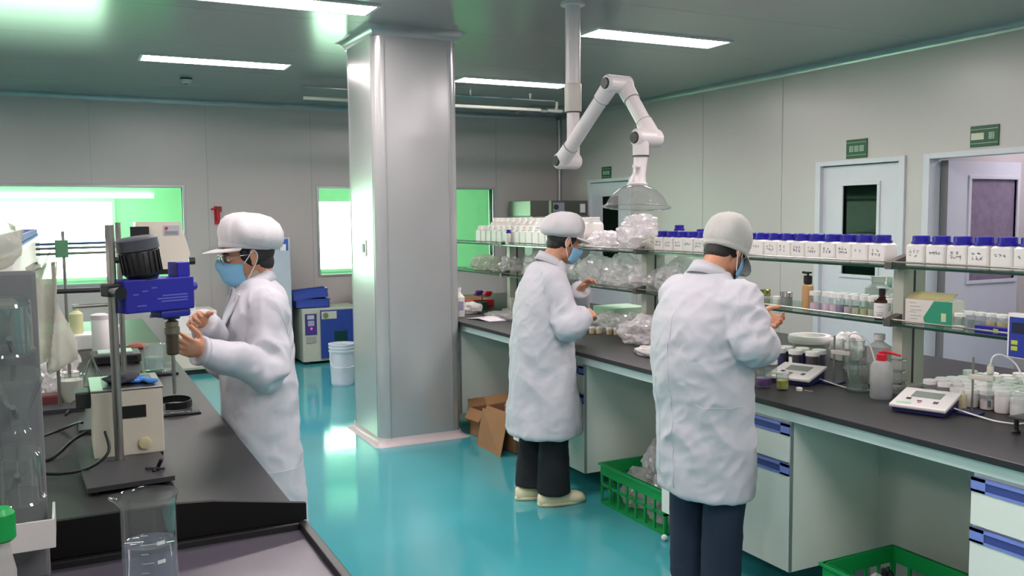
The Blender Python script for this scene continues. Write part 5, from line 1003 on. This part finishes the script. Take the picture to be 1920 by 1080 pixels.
# ---- left person at the homogenizer
person('person in white coat, glasses and peaked white cap, working at the homogenizer', (.667, 3.58), pi, dict(
    head=W(464, 478, Y=3.58), pitch=10, neck=(.015, 1.375), shx=-.02, shz=1.285, shw=.145, hipx=.0, seed=1, slv=[.058, .072, .068, .066, .058, .048],
    elbowL=W(499, 690, Y=3.35), wristL=W(377, 658, Y=3.22), elbowR=W(430, 680, Y=3.74), wristR=W(381, 606, Y=3.42), hs=.94,
    handL=dict(to=W(318, 640, Y=3.10), n=(0, .9, .2), side=(0, 0, 1), curl=(.45, .5, .55, .6), thumb=.5), handR=dict(to=W(340, 582, Y=3.30), n=(-.1, -.9, -.1), side=(0, 0, 1), curl=(.7, .9, 1.0, 1.0), thumb=.4),
    kneex=(.0, .0), footx=(-.03, -.05), footy=(-.10, .10), tors=[(.40, -.02, .15, .21), (.6, -.01, .145, .205), (.86, -.005, .138, .19), (1.0, .0, .138, .182), (1.12, .0, .132, .178), (1.24, -.01, .122, .172), (1.30, -.015, .108, .158), (1.345, -.015, .085, .125), (1.385, .0, .060, .072)],
    trs=[.09, .095, .08, .072, .068, .066], tmat=M('dark_trousers', (34, 36, 44), .85), smat=M('white_shoe', (206, 204, 200), .5), glasses=True, lapel=True, ctilt=.5, copen=40,
    seams=[[(.17, .03, 1.2), (.17, .03, .9), (.17, .03, .5)], [(.13, .12, 1.17), (.16, .05, 1.165)], [(-.15, .1, .66), (.0, .22, .66), (.15, .12, .66)], [(.06, .21, .95), (.06, .215, .82)], [(-.01, .16, 1.36), (-.03, .19, 1.25), (-.05, .19, 1.15)]],
    cap=dict(c=(-.006, 0, .080), rot=-12, sx=1.04, sy=.96, sz=.78, seed=2, bulge=1.05, brim=.066, droop=.010, mat=CAPM)))
# ---- middle person
person('person in white coat and puffy cap bagging samples at the right bench, wearing black trousers', (2.40, 4.40), radians(-8), dict(
    head=W(1058, 452, Y=4.38), pitch=22, neck=(.055, 1.365), shx=.015, shz=1.275, shw=.145, hipx=0, seed=2, hs=.96, slv=[.058, .074, .070, .068, .060, .050],
    elbowR=W(1066, 612, Y=4.14), wristR=W(1094, 590, Y=4.12), elbowL=W(1080, 600, Y=4.62), wristL=W(1088, 545, Y=4.36),
    handR=dict(to=W(1132, 580, Y=4.18), n=(.1, .6, -.7), side=(0, .7, .7), curl=(.6, .7, .8, .9)), handL=dict(to=W(1108, 520, Y=4.30), n=(.3, -.8, 0), side=(0, 0, 1), curl=(.7, .8, .9, 1.0)),
    kneex=(.03, -.01), footx=(.01, -.07), footy=(-.10, .05), tors=[(.40, .0, .205, .235), (.415, .0, .208, .238), (.6, .0, .19, .225), (.86, -.01, .168, .205), (1.0, -.012, .152, .195), (1.12, -.01, .138, .188), (1.22, .0, .125, .178), (1.28, .012, .112, .162), (1.325, .03, .092, .13), (1.37, .045, .064, .078)],
    trs=[.09, .096, .084, .080, .085, .094], tmat=M('black_trousers', (20, 24, 28), .9, bump=.1), smat=M('cream_clog', (222, 214, 176), .45), wide=True, ctilt=.6, copen=30,
    seams=[[(-.17, 0, 1.3), (-.2, 0, .9), (-.22, 0, .44)], [(.05, -.24, .80), (.12, -.22, .80)], [(.06, -.24, .80), (.06, -.24, .66), (.14, -.2, .66)], [(.0, -.17, 1.36), (-.02, -.2, 1.25), (-.03, -.2, 1.12)]],
    cap=dict(c=(-.010, 0, .078), rot=-15, sx=1.02, sy=.96, sz=.80, seed=5, bulge=1.05, brim=.05, droop=.01, mat=CAPM)))
# ---- right person
person('person in white coat and plain grey-white cap leaning over the right bench, in navy trousers', (2.315, 2.90), radians(10), dict(
    head=W(1362, 466, Y=2.93), pitch=30, neck=(.055, 1.375), shx=.035, shz=1.275, shw=.165, hipx=.06, seed=3, hs=1.03,
    elbowR=W(1408, 640, Y=2.66), wristR=W(1436, 655, Y=2.74), elbowL=W(1400, 640, Y=3.2), wristL=W(1418, 590, Y=3.06),
    handR=dict(to=W(1470, 640, Y=2.86), n=(.2, .8, -.3), side=(0, 0, 1), curl=(.7, .8, .9, 1.0)), handL=dict(to=W(1452, 604, Y=3.02), n=(.1, -.8, .3), side=(.1, -.2, 1), curl=(.9, 1.0, 1.0, 1.0), thumb=.2),
    kneex=(.05, .05), footx=(.02, .02), footy=(-.09, .08), tors=[(.475, .045, .165, .208), (.49, .045, .168, .211), (.65, .035, .165, .210), (.86, .02, .16, .208), (1.0, .005, .155, .214), (1.12, .0, .148, .21), (1.21, .005, .138, .202), (1.275, .02, .122, .182), (1.33, .035, .098, .142), (1.385, .050, .066, .080)],
    slv=[.064, .082, .078, .075, .066, .055], trs=[.10, .102, .092, .084, .08, .078], tmat=M('navy_trousers', (30, 42, 62), .9, bump=.1), smat=M('dark_shoe', (40, 40, 44), .5), ctilt=.6, copen=30,
    seams=[[(-.2, .03, 1.3), (-.2, .03, .9), (-.2, .03, .5)], [(-.19, -.10, .86), (-.0, -.26, .86)], [(-.18, .15, .95), (-.19, .15, .55)], [(-.01, -.19, 1.35), (-.03, -.23, 1.24), (-.05, -.23, 1.12)]],
    cap=dict(c=(-.010, 0, .046), rot=-8, sx=1.05, sy=.92, sz=.95, seed=8, bulge=.25, pleat=.5, brim=.06, droop=.05, mat=M('grey_cap_cloth', (186, 186, 180), .85, bump=.25, bscale=120))))
